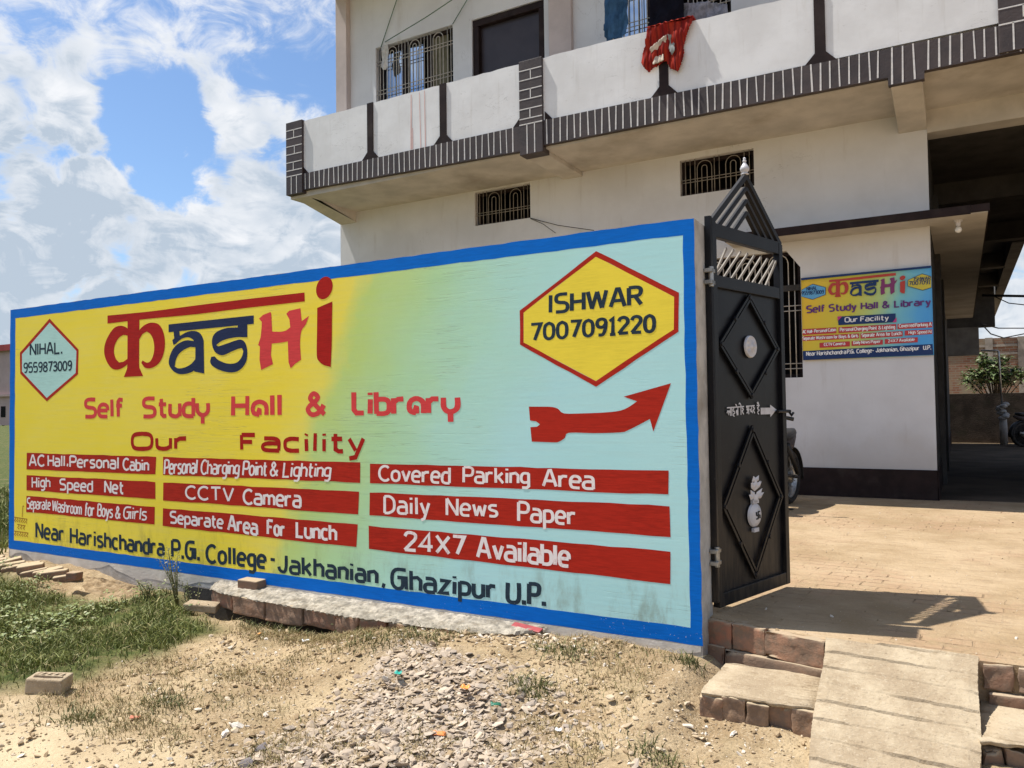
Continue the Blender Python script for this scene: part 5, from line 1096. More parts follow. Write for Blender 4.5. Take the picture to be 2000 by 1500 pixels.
# ------------------------------------------------------------------ motorcycles
def motorcycle(loc, rz, label):
    """built along +x (front), wheels at x = +-.64"""
    t = thing('motorcycle', (0, 0, 0), label, 'motorcycle', 'motorcycles parked in the yard'); R_ = .315
    def wheel(x, w):
        mb = MB(); mb.lathe([(R_ - .07, -w * .42), (R_ - .03, -w * .5), (R_ - .006, -w * .3), (R_, 0), (R_ - .006, w * .3), (R_ - .03, w * .5), (R_ - .07, w * .42), (R_ - .07, -w * .42)], (x, 0, R_), 40, 'Y'); wh = mb.build('wheel', MT['rubber'], t, smooth=True)
        mb = MB(); mb.lathe([(R_ - .085, -.03), (R_ - .068, -.034), (R_ - .068, .034), (R_ - .085, .03), (R_ - .085, -.03)], (x, 0, R_), 40, 'Y'); mb.build('rim', MT['steel'], wh, smooth=True)
        mb = MB(); mb.lathe([(.02, -.06), (.075, -.045), (.075, .045), (.02, .06)], (x, 0, R_), 20, 'Y')
        for i in range(20):
            a = 2 * math.pi * i / 20; b = a + (.35 if i % 2 else -.35); s = .03 if i % 4 < 2 else -.03
            mb.tube([(x + .06 * math.cos(a), s, R_ + .06 * math.sin(a)), (x + (R_ - .08) * math.cos(b), s * .3, R_ + (R_ - .08) * math.sin(b))], .0035, 5)
        mb.build('spokes', MT['steel'], wh, smooth=True)
    wheel(.64, .085); wheel(-.64, .11)
    def guard(x, a0, a1, w, nm):
        mb = MB(); vs = []; fs = []; n = 16
        for i in range(n + 1):
            a = a0 + (a1 - a0) * i / n
            for s, rr in ((-w, .335), (-w * .6, .352), (0, .36), (w * .6, .352), (w, .335)): vs.append((x + rr * math.cos(a), s, R_ + rr * math.sin(a)))
        for i in range(n):
            for j in range(4): fs.append((i * 5 + j, i * 5 + j + 1, (i + 1) * 5 + j + 1, (i + 1) * 5 + j))
        mb.add(vs, fs); mb.build(nm, MT['black'], t, smooth=True, solid=.006)
    guard(.64, math.radians(20), math.radians(165), .055, 'mudguard'); guard(-.64, math.radians(35), math.radians(190), .075, 'mudguard')
    mb = MB()
    for s in (-.075, .075): mb.tube([(.64, s, R_), (.5, s, .62), (.41, s, .86)], .022, 10)
    mb.build('fork', MT['steel'], t, smooth=True)
    mb = MB(); mb.tube([(.36, -.36, 1.0), (.40, -.2, 1.04), (.42, 0, .94), (.40, .2, 1.04), (.36, .36, 1.0)], .013, 8); 
    for s in (-1, 1): mb.tube([(.38, s * .28, 1.02), (.33, s * .40, .99)], .02, 8)
    hb = mb.build('handlebar', MT['black'], t, smooth=True)
    for s in (-1, 1): mb = MB(); mb.tube([(.4, s * .22, 1.04), (.38, s * .27, 1.18)], .006, 6); mb.lathe([(.002, -.012), (.05, -.01), (.052, .006), (.002, .008)], (.38, s * .28, 1.21), 14, 'X'); mb.build('mirror', MT['steel'], hb, smooth=True)
    mb = MB(); mb.lathe([(.01, -.12), (.06, -.1), (.09, -.03), (.095, .0), (.085, .02), (.002, .035)], (.53, 0, .86), 20, 'X'); mb.build('headlight', MT['steel'], t, smooth=True)
    def loft(secs, nm, mat, n=16):
        mb = MB(); vs = []; fs = []
        for x, z, w, h in secs:
            for j in range(n): a = 2 * math.pi * j / n; vs.append((x, w * math.copysign(abs(math.cos(a)) ** .7, math.cos(a)), z + h * math.copysign(abs(math.sin(a)) ** .7, math.sin(a))))
        for i in range(len(secs) - 1):
            for j in range(n): fs.append((i * n + j, i * n + (j + 1) % n, (i + 1) * n + (j + 1) % n, (i + 1) * n + j))
        fs += [tuple(range(n)), tuple((len(secs) - 1) * n + j for j in range(n))]; mb.add(vs, fs); mb.build(nm, mat, t, smooth=True)
    loft([(.36, .80, .04, .05), (.30, .81, .11, .1), (.15, .82, .14, .12), (-.02, .79, .12, .1), (-.1, .76, .07, .06)], 'tank', MT['dbrick'])
    loft([(-.04, .78, .07, .04), (-.15, .775, .12, .05), (-.4, .79, .13, .055), (-.65, .82, .11, .05), (-.8, .84, .05, .03)], 'seat', MT['black'])
    loft([(-.2, .66, .06, .07), (-.35, .66, .1, .1), (-.6, .70, .1, .08), (-.85, .77, .04, .03)], 'side_panel', MT['dbrick'])
    loft([(.22, .40, .06, .1), (.16, .42, .11, .17), (-.02, .38, .13, .15), (-.16, .36, .1, .11), (-.22, .36, .05, .06)], 'engine', MT['steel'])
    mb = MB(); mb.tube([(.42, 0, .84), (.34, 0, .62), (.24, 0, .26), (-.2, 0, .24), (-.3, 0, .5), (.3, 0, .74)], .02, 8); mb.tube([(-.25, .1, .36), (-.64, .1, R_)], .02, 8); mb.tube([(-.25, -.1, .36), (-.64, -.1, R_)], .02, 8); mb.tube([(-.3, .12, .7), (-.62, .12, .36)], .028, 8); mb.tube([(-.3, -.12, .7), (-.62, -.12, .36)], .028, 8); mb.build('frame', MT['black'], t, smooth=True)
    mb = MB(); mb.tube([(.2, -.1, .36), (.24, -.14, .24), (.1, -.15, .2), (-.2, -.15, .22), (-.3, -.15, .24), (-.85, -.16, .36)], .022, 10, taper=[.8, .8, .8, .9, 1.6, 1.7]); mb.build('exhaust', MT['steel'], t, smooth=True)
    mb = MB(); mb.tube([(-.05, .1, .25), (-.02, .2, .02), (-.12, .22, .004)], .01, 6); mb.build('stand', MT['black'], t, smooth=True)
    t.location = loc; t.rotation_euler = (0, 0, rz); t.scale = (1.08,) * 3; return t
pc = FZ(1528, 977, ZP)
md = math.radians(-98); pc = Vector((-1.90, 10.15, ZP)); bike = motorcycle((pc.x + .64 * math.cos(md), pc.y + .64 * math.sin(md), ZP), md, 'black motorcycle parked behind the open gate leaf, only a wheel showing')
b2 = copy_tree(bike); q = FZ(1998, 872, ZP); b2.location = (q.x + .55, q.y + .1, ZP); b2.rotation_euler = (0, 0, math.radians(35)); b2['label'] = 'dark motorcycle parked beyond the covered passage, beside the wrapped pipe'

# ------------------------------------------------------------------ beyond the passage
t = thing('boundary_wall', (3, 27.6, 0), 'low wall coloured dark as in shade, beyond the passage, behind the parked motorcycle', 'wall')
mb = MB(); mb.box(-3, 9, 27.6, 27.85, -.1, FY(1950, 768, 27.6).z); mb.build('wall_body', simple('shade_toned_brick', (.05, .038, .03), .95, .1, .35, 3, 25, .8, .02, (.03, .035, .02), .5), t)  # shade is put into the wall's deep brown colour
t = thing('brick_house', (4, 36, 0), 'unplastered brick building with concrete bands behind the shrub', 'building')
def rough_brick():
    m = Mat('raw_brickwork', .95, .1); v = m.N.new('ShaderNodeCombineXYZ'); x, y, z = m.xyz(); m.L.new(x, v.inputs[0]); m.L.new(z, v.inputs[1])
    b = m.N.new('ShaderNodeTexBrick'); b.inputs['Scale'].default_value = 1; b.inputs['Brick Width'].default_value = .25; b.inputs['Row Height'].default_value = .09; b.inputs['Mortar Size'].default_value = .012
    b.inputs['Color1'].default_value = (.20, .085, .055, 1); b.inputs['Color2'].default_value = (.27, .16, .10, 1); b.inputs['Mortar'].default_value = (.26, .22, .17, 1); m.L.new(v.outputs[0], b.inputs['Vector'])
    n = m.noise(1.5, 6, .65); col = m.mix(m.mr(n, .4, .65), b.outputs[0], (.25, .21, .15)); col = m.mix(m.mr(m.noise(9, 3, .6), .68, .74), col, (.03, .02, .015)); m.color(col); m.bump(b.outputs['Fac'], -.5, .01); return m.m
zt = FY(1950, 660, 34).z
mb = MB(); mb.box(-2, 12, 34, 40, -.1, zt); mb.build('wall', rough_brick(), t)
mb = MB()
for py in (674, 690): z = FY(1950, py, 34).z; mb.box(-2, 12, 33.97, 33.999, z - .06, z + .02)
for px in (1931, 1995): x = FY(px, 700, 34).x; mb.box(x - .1, x + .14, 33.95, 33.998, -.1, zt + .02)
mb.build('concrete_band', simple('raw_concrete', (.30, .27, .23), .95, .1, .2, 5, 40, .4), t)
def leaves(mb, n, gen, ln, wd, droop=.3):
    for i in range(n):
        p, d = gen(); d = Vector(d).normalized(); p = Vector(p); l = ln * random.uniform(.6, 1.25); w = wd * random.uniform(.7, 1.2); side = d.cross(Vector((random.uniform(-.4, .4), random.uniform(-.4, .4), 1)))
        if side.length < .05: continue
        side.normalize(); m = p + d * l * .5 + Vector((0, 0, .03 * l)); e = p + d * l - Vector((0, 0, droop * l))
        mb.add([p, m + side * w, e, m - side * w, m + Vector((0, 0, -.12 * w))], [(0, 1, 4), (1, 2, 4), (2, 3, 4), (3, 0, 4)])
def leaf_mat(name, c1, c2, c3=None, rough=.5):
    m = Mat(name, rough, .3); col = m.mix(m.island(), c1, c2)
    if c3: col = m.mix(m.math('GREATER_THAN', m.island(), .9), col, c3)
    m.color(col); m.b.inputs['Transmission Weight'].default_value = 0; return m.m
MT['shrub'] = leaf_mat('shrub_leaf', (.05, .085, .025), (.15, .19, .07), (.25, .27, .16))
t = thing('shrub', (FY(1945, 765, 28.6).x, 28.6, 0), 'broad leafed green shrub behind the low dark wall', 'shrub')
mb = MB(); B0 = Vector((FY(1945, 765, 28.6).x, 28.6, 0))
tips = []
for i in range(26):
    a = random.uniform(-1.35, 1.35); e = FY(1945 + 60 * math.sin(a) * random.uniform(.3, 1), 768 - random.uniform(15, 72) * math.cos(a * .55), 28.6); e.y += random.uniform(-.5, .5); tips.append(e)
    m_ = (B0 + Vector((0, 0, 1.0))).lerp(e, .5) + Vector((0, 0, .15)); mb.tube([B0 + Vector((random.uniform(-.1, .1), 0, .1)), B0 + Vector((0, 0, .8)) + (e - B0) * .1, m_, e], .022, 5, taper=[1.5, 1.2, .8, .3])
mb.build('stem', simple('shrub_stem', (.12, .09, .06), .9, .1), t, smooth=True)
mb = MB()
def gen():
    e = random.choice(tips); a = random.uniform(0, 6.28); return e + Vector((random.gauss(0, .10), random.gauss(0, .1), random.gauss(0, .09))), (math.cos(a), math.sin(a), random.uniform(-.1, .9))
leaves(mb, 1500, gen, .26, .045); mb.build('foliage', MT['shrub'], t, fixn=False)
# stand pipe with a rag tied on
yp = 26.6; base = FY(1961, 868, yp); t = thing('stand_pipe', (base.x, yp, ZP), 'thin bent water pipe on a plastered post with a rag knotted round it', 'pipe')
mb = MB(); a = FY(1957, 790, yp); b = FY(1950, 686, yp); c = FY(1916, 685, yp); mb.tube([a, b, b.lerp(c, .06) + Vector((0, 0, .01)), c], .028, 8); mb.build('pipe', MT['steel'], t, smooth=True)
mb = MB(); s0 = FY(1958, 818, yp); mb.lathe([(.10, ZP), (.10, ZP + .5), (.085, s0.z)], (base.x, yp, 0), 14); mb.build('post', simple('post_plaster', (.42, .39, .36), .9, .1, .2, 5), t, smooth=True)
mb = MB()
for i in range(9): mb.lathe([(.02, -.07), (.09, -.04), (.11, .0), (.07, .05), (.01, .07)], (a.x + random.uniform(-.07, .1), yp + random.uniform(-.08, .08), s0.z + .02 + i * .05), 9)
mb.build('rag', simple('rag_cloth', (.30, .29, .28), .95, .1, .3, 14, 40, .6), t, smooth=True)
# pink house far off on the left, hedge at its foot
p0 = FY(0, 675, 62); zt = p0.z; xr = FY(22, 700, 62).x
t = thing('pink_house', (xr - 8, 66, 0), 'distant two storey pink house with a red roof edge, left of the painted wall', 'house')
mb = MB(); mb.box(xr - 22, xr + 4, 62, 74, -.1, zt - .6); mb.build('wall', simple('pink_wall', (.46, .34, .32), .9, .1, .08, .5, 20, 0), t)
mb = MB(); mb.box(xr - 22.3, xr + 4.3, 61.4, 74.3, zt - .6, zt + .0); mb.box(xr - 22.2, xr + 4.2, 61.3, 61.39, zt - .9, zt - .15); mb.build('roof', simple('red_roof', (.28, .05, .05), .8, .2, .15, .5), t)
z = FY(8, 772, 62).z; mb = MB(); mb.box(xr - 22, xr + 4, 61.5, 61.99, z - .2, z + .1); mb.build('ledge', simple('pink_ledge', (.36, .27, .25), .9, .1), t)
for i in range(5):
    mb = MB(); x = xr - 2 - i * 4; mb.box(x - .6, x + .6, 61.95, 61.998, z - 3.2, z - 1.6); mb.build('window', MT['glassdark'], t)
t = thing('hedge', (xr - 6, 58, 0), 'dark hedge along the foot of the distant pink house', 'hedge')
mb = MB(); zh = FY(8, 848, 58).z
leaves(mb, 2500, lambda: ((random.uniform(xr - 18, xr + 6), 58 + random.uniform(-.5, .5), random.uniform(0, zh) * random.uniform(.8, 1.1)), (random.uniform(-1, 1), random.uniform(-1, 1), random.uniform(-.2, 1))), .5, .16); mb.build('foliage', leaf_mat('hedge_leaf', (.018, .028, .012), (.04, .055, .02)), t, fixn=False)
mb = MB(); 
for i in range(14): x = xr - 17 + i * 1.7; mb.tube([(x, 58, -.05), (x + .1, 58, zh * .7)], .05, 6)
mb.build('stem', MT['brown'], t)

# ------------------------------------------------------------------ rough ledge at the foot of the wall
LE = [(398, 1144), (432, 1156), (500, 1170), (595, 1187), (700, 1206), (770, 1213), (860, 1226), (945, 1235), (1010, 1236), (1066, 1231)]
LP = [FZ(x, y, .165) for x, y in LE]
t = thing('cement_ledge', (sum(p.x for p in LP) / len(LP), YW - .15, 0), 'crumbling white cement ledge on bricks along the foot of the painted wall', 'ledge')
def along(x):
    for i in range(len(LP) - 1):
        if LP[i].x <= x <= LP[i + 1].x: s = (x - LP[i].x) / (LP[i + 1].x - LP[i].x); return LP[i].y + (LP[i + 1].y - LP[i].y) * s
    return LP[0].y if x < LP[0].x else LP[-1].y
x0, x1 = LP[0].x, LP[-1].x; n_ = 150; rows = 12; vs = []; fs = []
for i in range(n_ + 1):
    x = x0 + (x1 - x0) * i / n_; yf = min(along(x), YW - .05) + random.uniform(-.012, .012)
    if i < 6: yf = YW - .03 - (YW - .03 - yf) * (i / 6) ** .5
    for j in range(rows):
        s = j / (rows - 1); y = YW - .006 + (yf - YW + .006) * s; z = .18 - .012 * s + random.uniform(-.004, .005) - (.012 if j == rows - 1 else 0); vs.append((x + random.uniform(-.004, .004), y, z))
    vs.append((x, yf + .006 + random.uniform(-.01, .012), .15 + random.uniform(-.006, .006)))
r2 = rows + 1
for i in range(n_):
    for j in range(r2 - 1): a = i * r2 + j; fs.append((a, a + 1, a + r2 + 1, a + r2))
mb = MB(); mb.add(vs, fs); mb.build('cement_top', MT['rough'], t, smooth=False)
mb = MB(); x = x0 + .12
while x < x1 - .1:
    l = random.uniform(.24, .40) if x < -4 else random.uniform(.2, .26); e = min(x + l, x1); ya = along(x) ; yb_ = along(e); brick(mb, (x, ya), (e - .012, yb_), -.008 + random.uniform(-.006, .006), .22 if x < -3.6 else .16, .03 + random.uniform(-.012, .012), .155, .006); x = e
roughen(mb.build('brick_course', MT['brick'], t, bevel=.007), .022, .05)
mb = MB(); mb.box(-5.7, -3.4, YW - .03, YW - .008, -.2, .1); mb.build('footing', MT['cement'], t)

# ------------------------------------------------------------------ loose bricks
def loose(px, z, dims, rz, label, mat, tilt=(0, 0), group=None, frog=False, drop=0):
    p = FZ(*px, z); l, w, h = dims; mb = MB()
    vs = [(sx * l / 2 + random.uniform(-.006, .006), sy * w / 2 + random.uniform(-.006, .006), sz * h + random.uniform(-.004, .004)) for sz in (0, 1) for sx, sy in ((-1, -1), (1, -1), (1, 1), (-1, 1))]
    mb.add(vs, [(0, 3, 2, 1), (4, 5, 6, 7), (0, 1, 5, 4), (1, 2, 6, 5), (2, 3, 7, 6), (3, 0, 4, 7)])
    o = mb.build('brick', mat, None, bevel=.009); o.location = (p.x, p.y, z - drop); o.rotation_euler = (tilt[0], tilt[1], rz); tag(o, label, 'brick', group)
    if frog:
        mb = MB(); a, b = l * .36, w * .28; mb.sheet([rag([(-a, -b), (a, -b), (a, b), (-a, b)], .03, .004)], lambda x, y: (x, y, h + .0015))
        f = mb.build('frog', simple('brick_hollow', (.16, .11, .07), .95, .1, .4, 30, 60, .9), o, fixn=False)
        mb = MB()
        for k in range(4):
            xx = -a * .75 + k * a * .5; mb.bar((xx, -b * .7, h + .004), (xx + .02, b * .7, h + .004), .014, .006); mb.bar((xx, -b * .6, h + .004), (xx + .035, -b * .55, h + .004), .012, .006)
        mb.build('raised_mark', MT['conc'], o)
    return o
loose((492, 1150), .165, (.20, .12, .075), .12, 'grey broken brick lying on top of the white ledge', MT['gbrick'])
loose((96, 1345), gh(-4.6, 2.6) + .0, (.215, .11, .085), .42, 'pale brick with a stamped hollow lying at the edge of the grass', MT['conc'], (.05, .03), frog=True, drop=.01)
loose((145, 1142), .09, (.10, .09, .06), .3, 'small broken red brick on top of the brick row by the wall', MT['rbrick'], drop=-.05)
loose((395, 1190), .03, (.25, .12, .05), .5, 'flat pale brick sunk in the grass just left of the ledge', MT['conc'], (.08, .1))
base = None
mbv = None
for i in range(18):
    u = i / 17; p = Vector((-8.76 + 1.85 * u, YW - .30 - .04 * u - .03 * math.sin(i * 2.1), 0)); l, w, h = .215, .105, .065
    if base is None:
        mb = MB(); vs = [(sx * l / 2, sy * w / 2, sz * h) for sz in (-.5, .5) for sx, sy in ((-1, -1), (1, -1), (1, 1), (-1, 1))]
        mb.add(vs, [(0, 3, 2, 1), (4, 5, 6, 7), (0, 1, 5, 4), (1, 2, 6, 5), (2, 3, 7, 6), (3, 0, 4, 7)]); o = mb.build('edging_brick', MT['dustbrick'], None, bevel=.01); base = o
        tag(o, 'brick set on edge in the leaning dusty row at the left foot of the wall', 'brick', 'leaning bricks at the foot of the wall')
    else: o = base.copy(); COL.objects.link(o)
    o.location = (p.x, p.y, gh(p.x, p.y) + .02 + .01 * math.sin(i * 1.7)); o.rotation_euler = (random.uniform(-.1, .1), -.14 + random.uniform(-.07, .07), .95 + random.uniform(-.12, .12))
# soil heaped against the wall
def heap(c, rx, ry, h, label):
    mb = MB(); n = 22; m_ = 8; vs = []; fs = []
    for j in range(m_ + 1):
        r = j / m_
        for i in range(n): a = 2 * math.pi * i / n; q = 1 + .18 * math.sin(3 * a + c[0]) + .1 * math.sin(7 * a); vs.append((c[0] + rx * r * q * math.cos(a), min(c[1] + ry * r * q * math.sin(a), YW - .012), gh(c[0], c[1]) - .03 + h * (1 - r ** 1.6) * (1 + random.uniform(-.18, .18))))
    for j in range(m_):
        for i in range(n): fs.append((j * n + i, j * n + (i + 1) % n, (j + 1) * n + (i + 1) % n, (j + 1) * n + i))
    mb.add(vs, fs); o = mb.build('soil_heap', MT['soil'], None, smooth=False); tag(o, label, 'soil heap')
m = Mat('heaped_soil', .97, .1); v = m.vec(); m.color(m.mix(m.mr(m.noise(14, 6, .65, v), .35, .65), (.24, .165, .09), (.42, .31, .19))); m.bump(m.noise(30, 7, .7, v), .9, .03); MT['soil'] = m.m
q = FZ(262, 1152, .06); heap((q.x, YW - .22), .42, .2, .10, 'small heap of dry soil against the wall between the brick row and the ledge')
q = FZ(185, 1140, .06); heap((q.x, YW - .16), .75, .17, .09, 'long low heap of dry soil on the row of leaning bricks')

# ------------------------------------------------------------------ gravel, stones, litter
def stone_mesh(k):
    bm = bmesh.new(); bmesh.ops.create_icosphere(bm, subdivisions=1, radius=1); r = random.Random(k)
    for _ in range(7):
        n = Vector((r.gauss(0, 1), r.gauss(0, 1), r.gauss(0, 1))).normalized(); d = r.uniform(.35, .8)
        for v in bm.verts:
            e = v.co.dot(n)
            if e > d: v.co -= n * (e - d)
    bm.verts.index_update(); V = [tuple(v.co) for v in bm.verts]; F = [tuple(v.index for v in f.verts) for f in bm.faces]; bm.free(); return np.array(V), F
SM = [stone_mesh(k) for k in range(14)]
def scatter_stones(name, mat, pts, sizes, flat=.55):
    V = []; F = []; b = 0
    for (x, y, z), s in zip(pts, sizes):
        v, f = SM[random.randrange(len(SM))]; a = random.uniform(0, 6.28); tx, ty = random.gauss(0, .35), random.gauss(0, .35); Rm = np.array((Matrix.Rotation(tx, 3, 'X') @ Matrix.Rotation(ty, 3, 'Y') @ Matrix.Rotation(a, 3, 'Z')))
        q = (v * np.array([s * random.uniform(.8, 1.4), s * random.uniform(.6, 1), s * flat * random.uniform(.5, 1.1)])) @ Rm.T + np.array([x, y, z + s * flat * .45]); V += q.tolist(); F += [tuple(b + i for i in g) for g in f]; b += len(v)
    me = bpy.data.meshes.new(name); me.from_pydata(V, [], F); me.materials.append(mat); o = bpy.data.objects.new(name, me); COL.objects.link(o); return o
m = Mat('crushed_stone', .9, .15); isl = m.island(); col = m.ramp(isl, [(0, (.28, .215, .16)), (.25, (.43, .345, .26)), (.5, (.35, .28, .22)), (.72, (.55, .46, .36)), (.88, (.27, .225, .19)), (1, (.48, .40, .32))]); col = m.mix(m.math('MULTIPLY', m.mr(m.noise(30, 5, .6), .4, .6), .3), col, (.50, .40, .28)); m.color(col); m.bump(m.noise(80, 5, .6), .4, .004); MT['stone'] = m.m
def sample(poly, n, soft=.12, box=None):
    xs = [p[0] for p in poly]; ys = [p[1] for p in poly]; P = rng.random((n * 3, 2)) * [max(xs) - min(xs), max(ys) - min(ys)] + [min(xs), min(ys)]
    d = sdist(P, poly) + .22 * vnoise(P[:, 0] * 3, P[:, 1] * 3, 9) + rng.normal(0, soft, len(P)); P = P[d > 0]; return P[:n]
near = lambda P, ymin=1.55: P[P[:, 1] > ymin]
P = near(sample(GRAVEL, 16000, .2)); H = ground_h(P[:, 0], P[:, 1]); sz = np.clip(rng.lognormal(math.log(.0105), .62, len(P)), .004, .045)
H += -.003 + .004 * sstep(sdist(P, GRAVEL), 0, .35)
tag(scatter_stones('gravel', MT['stone'], list(zip(P[:, 0], P[:, 1], H)), sz, .32), 'patch of pale crushed stone on the dry earth', kind='stuff')
# small grit strewn over the bare earth
E_ = poly_w([(250, 1300), (520, 1215), (760, 1235), (1060, 1245), (1300, 1262), (1400, 1300), (1360, 1370), (1580, 1430), (1570, 1560), (1000, 1620), (330, 1600), (-200, 1420)])
P = near(sample(E_, 10000, .2), 1.8); cl = vnoise(P[:, 0] * 1.6, P[:, 1] * 1.6, 21); P = P[cl > -.22]; H = ground_h(P[:, 0], P[:, 1]); sz = np.clip(rng.lognormal(math.log(.0066), .6, len(P)), .003, .03)
m = Mat('earth_grit', .95, .1); m.color(m.ramp(m.island(), [(0, (.24, .17, .10)), (.45, (.38, .28, .17)), (.78, (.50, .40, .28)), (1, (.62, .56, .48))])); m.bump(m.noise(80, 4, .6), .4, .003)
tag(scatter_stones('grit', m.m, list(zip(P[:, 0], P[:, 1], H)), sz), 'clods and grit strewn over the dry earth', kind='stuff')
YP = np.stack([rng.uniform(-1.3, 2.2, 1500), 4.45 + 6.5 * rng.random(1500) ** 1.4], 1); YP = YP[vnoise(YP[:, 0] * 1.5, YP[:, 1] * 1.5, 51) > -.2]
tag(scatter_stones('yard_grit', m.m, [(x, y, ZP) for x, y in YP], np.clip(rng.lognormal(math.log(.004), .5, len(YP)), .002, .014)), 'grit and crumbs strewn over the yard paving', kind='stuff')
# rubble close to the wall's right half
R_ = poly_w([(760, 1225), (1060, 1240), (1390, 1268), (1380, 1285), (1200, 1285), (950, 1270), (800, 1255)], .12); P = sample(R_, 700, .05); P = P[P[:, 1] < YW - .03]; H = ground_h(P[:, 0], P[:, 1]); sz = np.clip(rng.lognormal(math.log(.012), .5, len(P)), .004, .035)
tag(scatter_stones('rubble', m.m, list(zip(P[:, 0], P[:, 1], H)), sz), 'strip of earth clods and mortar crumbs along the foot of the wall', kind='stuff')
SB = [(510, 1460, .055, 'dark', 'dark slate coloured stone at the left edge of the gravel'), (480, 1490, .06, 'dark', 'second dark stone, at the bottom edge of the picture left of the gravel'), (1192, 1357, .028, 'pale', 'pale flat stone on the bare earth right of the gravel'), (970, 1330, .022, 'pale', 'pale stone chip at the top edge of the gravel, below the wall'), (1015, 1435, .035, 'pale', 'large pale triangular stone at the right edge of the gravel'), (1095, 1402, .03, 'pale', 'rounded tan stone between the gravel and the low step'), (832, 1228, .025, 'red', 'orange brick chip lying against the ledge'), (440, 1432, .05, 'white', 'white chalky lump left of the gravel'), (465, 1415, .05, 'white', 'flat white chalky lump above the other chalky lump'), (1372, 1348 + 92, .035, 'pale', 'tan stone on bare earth below the low left step'), (258, 1443, .035, 'pale', 'brown stone alone on the smooth sandy lane edge'), (195, 1452, .016, 'dark', 'tiny dark pebble on the smooth sand of the lane'), (520, 1388, .02, 'white', 'small white stone on the earth left of the gravel top')]
CM = {'dark': simple('slate_stone', (.16, .14, .14), .85, .2, .25, 14, 50, .5), 'pale': simple('tan_stone', (.50, .40, .28), .9, .1, .2, 14, 50, .5), 'red': simple('brick_chip', (.48, .24, .14), .9, .1, .2, 14, 50, .5), 'white': simple('chalk_lump', (.62, .56, .48), .95, .1, .2, 14, 50, .8)}
for x, y, s, c, lab in SB:
    p = FZ(x, y, .03); h = gh(p.x, p.y); p = FZ(x, y, h + .01); o = scatter_stones('stone', CM[c], [(0, 0, 0)], [s], .5); o.location = (p.x, p.y, h - .005); tag(o, lab, 'stone')
def scrap(px, sz, col, label, name='plastic_scrap', cat='litter', curl=.5, rough=.35):
    p = FZ(*px, .04); h = gh(p.x, p.y); p = FZ(*px, h + .01); mb = MB(); n = 6; vs = []; fs = []; a0 = random.uniform(0, 3)
    for j in range(n + 1):
        for i in range(n + 1):
            u = i / n - .5; v = j / n - .5; q = 1 + .3 * math.sin(5 * u + a0) ; vs.append((u * sz * 2 * q, v * sz * 1.3, sz * curl * (.35 + .5 * math.sin(u * 6 + a0) * math.cos(v * 5 + a0) + .25 * math.sin(v * 9 + u * 4))))
    for j in range(n):
        for i in range(n):
            if (i, j) in ((0, 0), (n - 1, n - 1), (0, n - 1)): continue
            a = j * (n + 1) + i; fs.append((a, a + 1, a + n + 2, a + n + 1))
    mb.add(vs, fs); o = mb.build(name, simple(name + '_film', col, rough, .4, .2, 30, 60, .2), None, smooth=True, solid=.002, fixn=False); o.location = (p.x, p.y, h + .012); o.rotation_euler = (0, 0, a0); tag(o, label, cat)
scrap((743, 1230), .035, (.02, .26, .20), 'green plastic scrap against the ledge, topmost green litter'); scrap((777, 1316), .028, (.02, .32, .26), 'small bright green plastic scrap on the gravel rim'); scrap((967, 1378), .03, (.02, .13, .08), 'dark green plastic scrap among the right gravel stones')
scrap((908, 1344), .032, (.75, .27, .06), 'orange wrapper scrap in the upper gravel', 'wrapper'); scrap((856, 1436), .035, (.78, .24, .07), 'orange and white wrapper in the middle of the gravel', 'wrapper'); scrap((507, 1239), .02, (.75, .35, .1), 'tiny orange wrapper bit below the ledge hollow', 'wrapper')
scrap((597, 1253), .03, (.75, .74, .73), 'crumpled white paper scrap on the earth under the ledge', 'paper_scrap', rough=.8); scrap((1090, 1427), .02, (.8, .8, .8), 'white paper chip right of the gravel', 'paper_scrap', rough=.8); scrap((262, 1402), .03, (.5, .16, .1), 'faded red strip lying on the sand edge', 'paper_scrap', curl=.2, rough=.8)
p = FZ(1035, 1224, .17); mb = MB(); mb.box(-.105, .105, -.025, .025, 0, .008); o = mb.build('tile_chip', simple('red_tile', (.33, .06, .06), .5, .3, .15, 20, 60, .3), None, bevel=.004); o.location = (p.x, YW - .06, .172); o.rotation_euler = (.25, .06, -.06); tag(o, 'flat red tile chip lying on the right end of the ledge', 'tile')

# ------------------------------------------------------------------ grass and weeds
def blades(name, P, hgt, wid, lean, mat, seg=2):
    n = len(P); a = rng.random(n) * 6.283; h = hgt * rng.uniform(.45, 1.3, n); w = wid * rng.uniform(.6, 1.3, n); l = lean * rng.uniform(.1, 1.5, n) * h; b = rng.random(n) * 6.283
    Z = ground_h(P[:, 0], P[:, 1]) - .004; base = np.stack([P[:, 0], P[:, 1], Z], 1); d = np.stack([np.cos(a), np.sin(a), 0 * a], 1); s = np.stack([np.cos(b), np.sin(b), 0 * b], 1)
    up = np.array([0, 0, 1.]); R = []
    for q, ww in ((0, 1), (.5, .75)): c = base + d * (l * q ** 2)[:, None] + up * (h * q)[:, None]; R += [c - s * (w * ww)[:, None], c + s * (w * ww)[:, None]]
    R.append(base + d * l[:, None] + up * (h * (1 - .25 * np.minimum(1, l / h)))[:, None])
    V = np.stack(R, 1).reshape(-1, 3); I = (np.arange(n) * 5)[:, None]
    F = np.concatenate([I + np.array([[0, 1, 3, 2]])], 0); T = I + np.array([[2, 3, 4]])
    me = bpy.data.meshes.new(name); me.from_pydata(V.tolist(), [], F.tolist() + T.tolist()); me.materials.append(mat); o = bpy.data.objects.new(name, me); COL.objects.link(o); return o
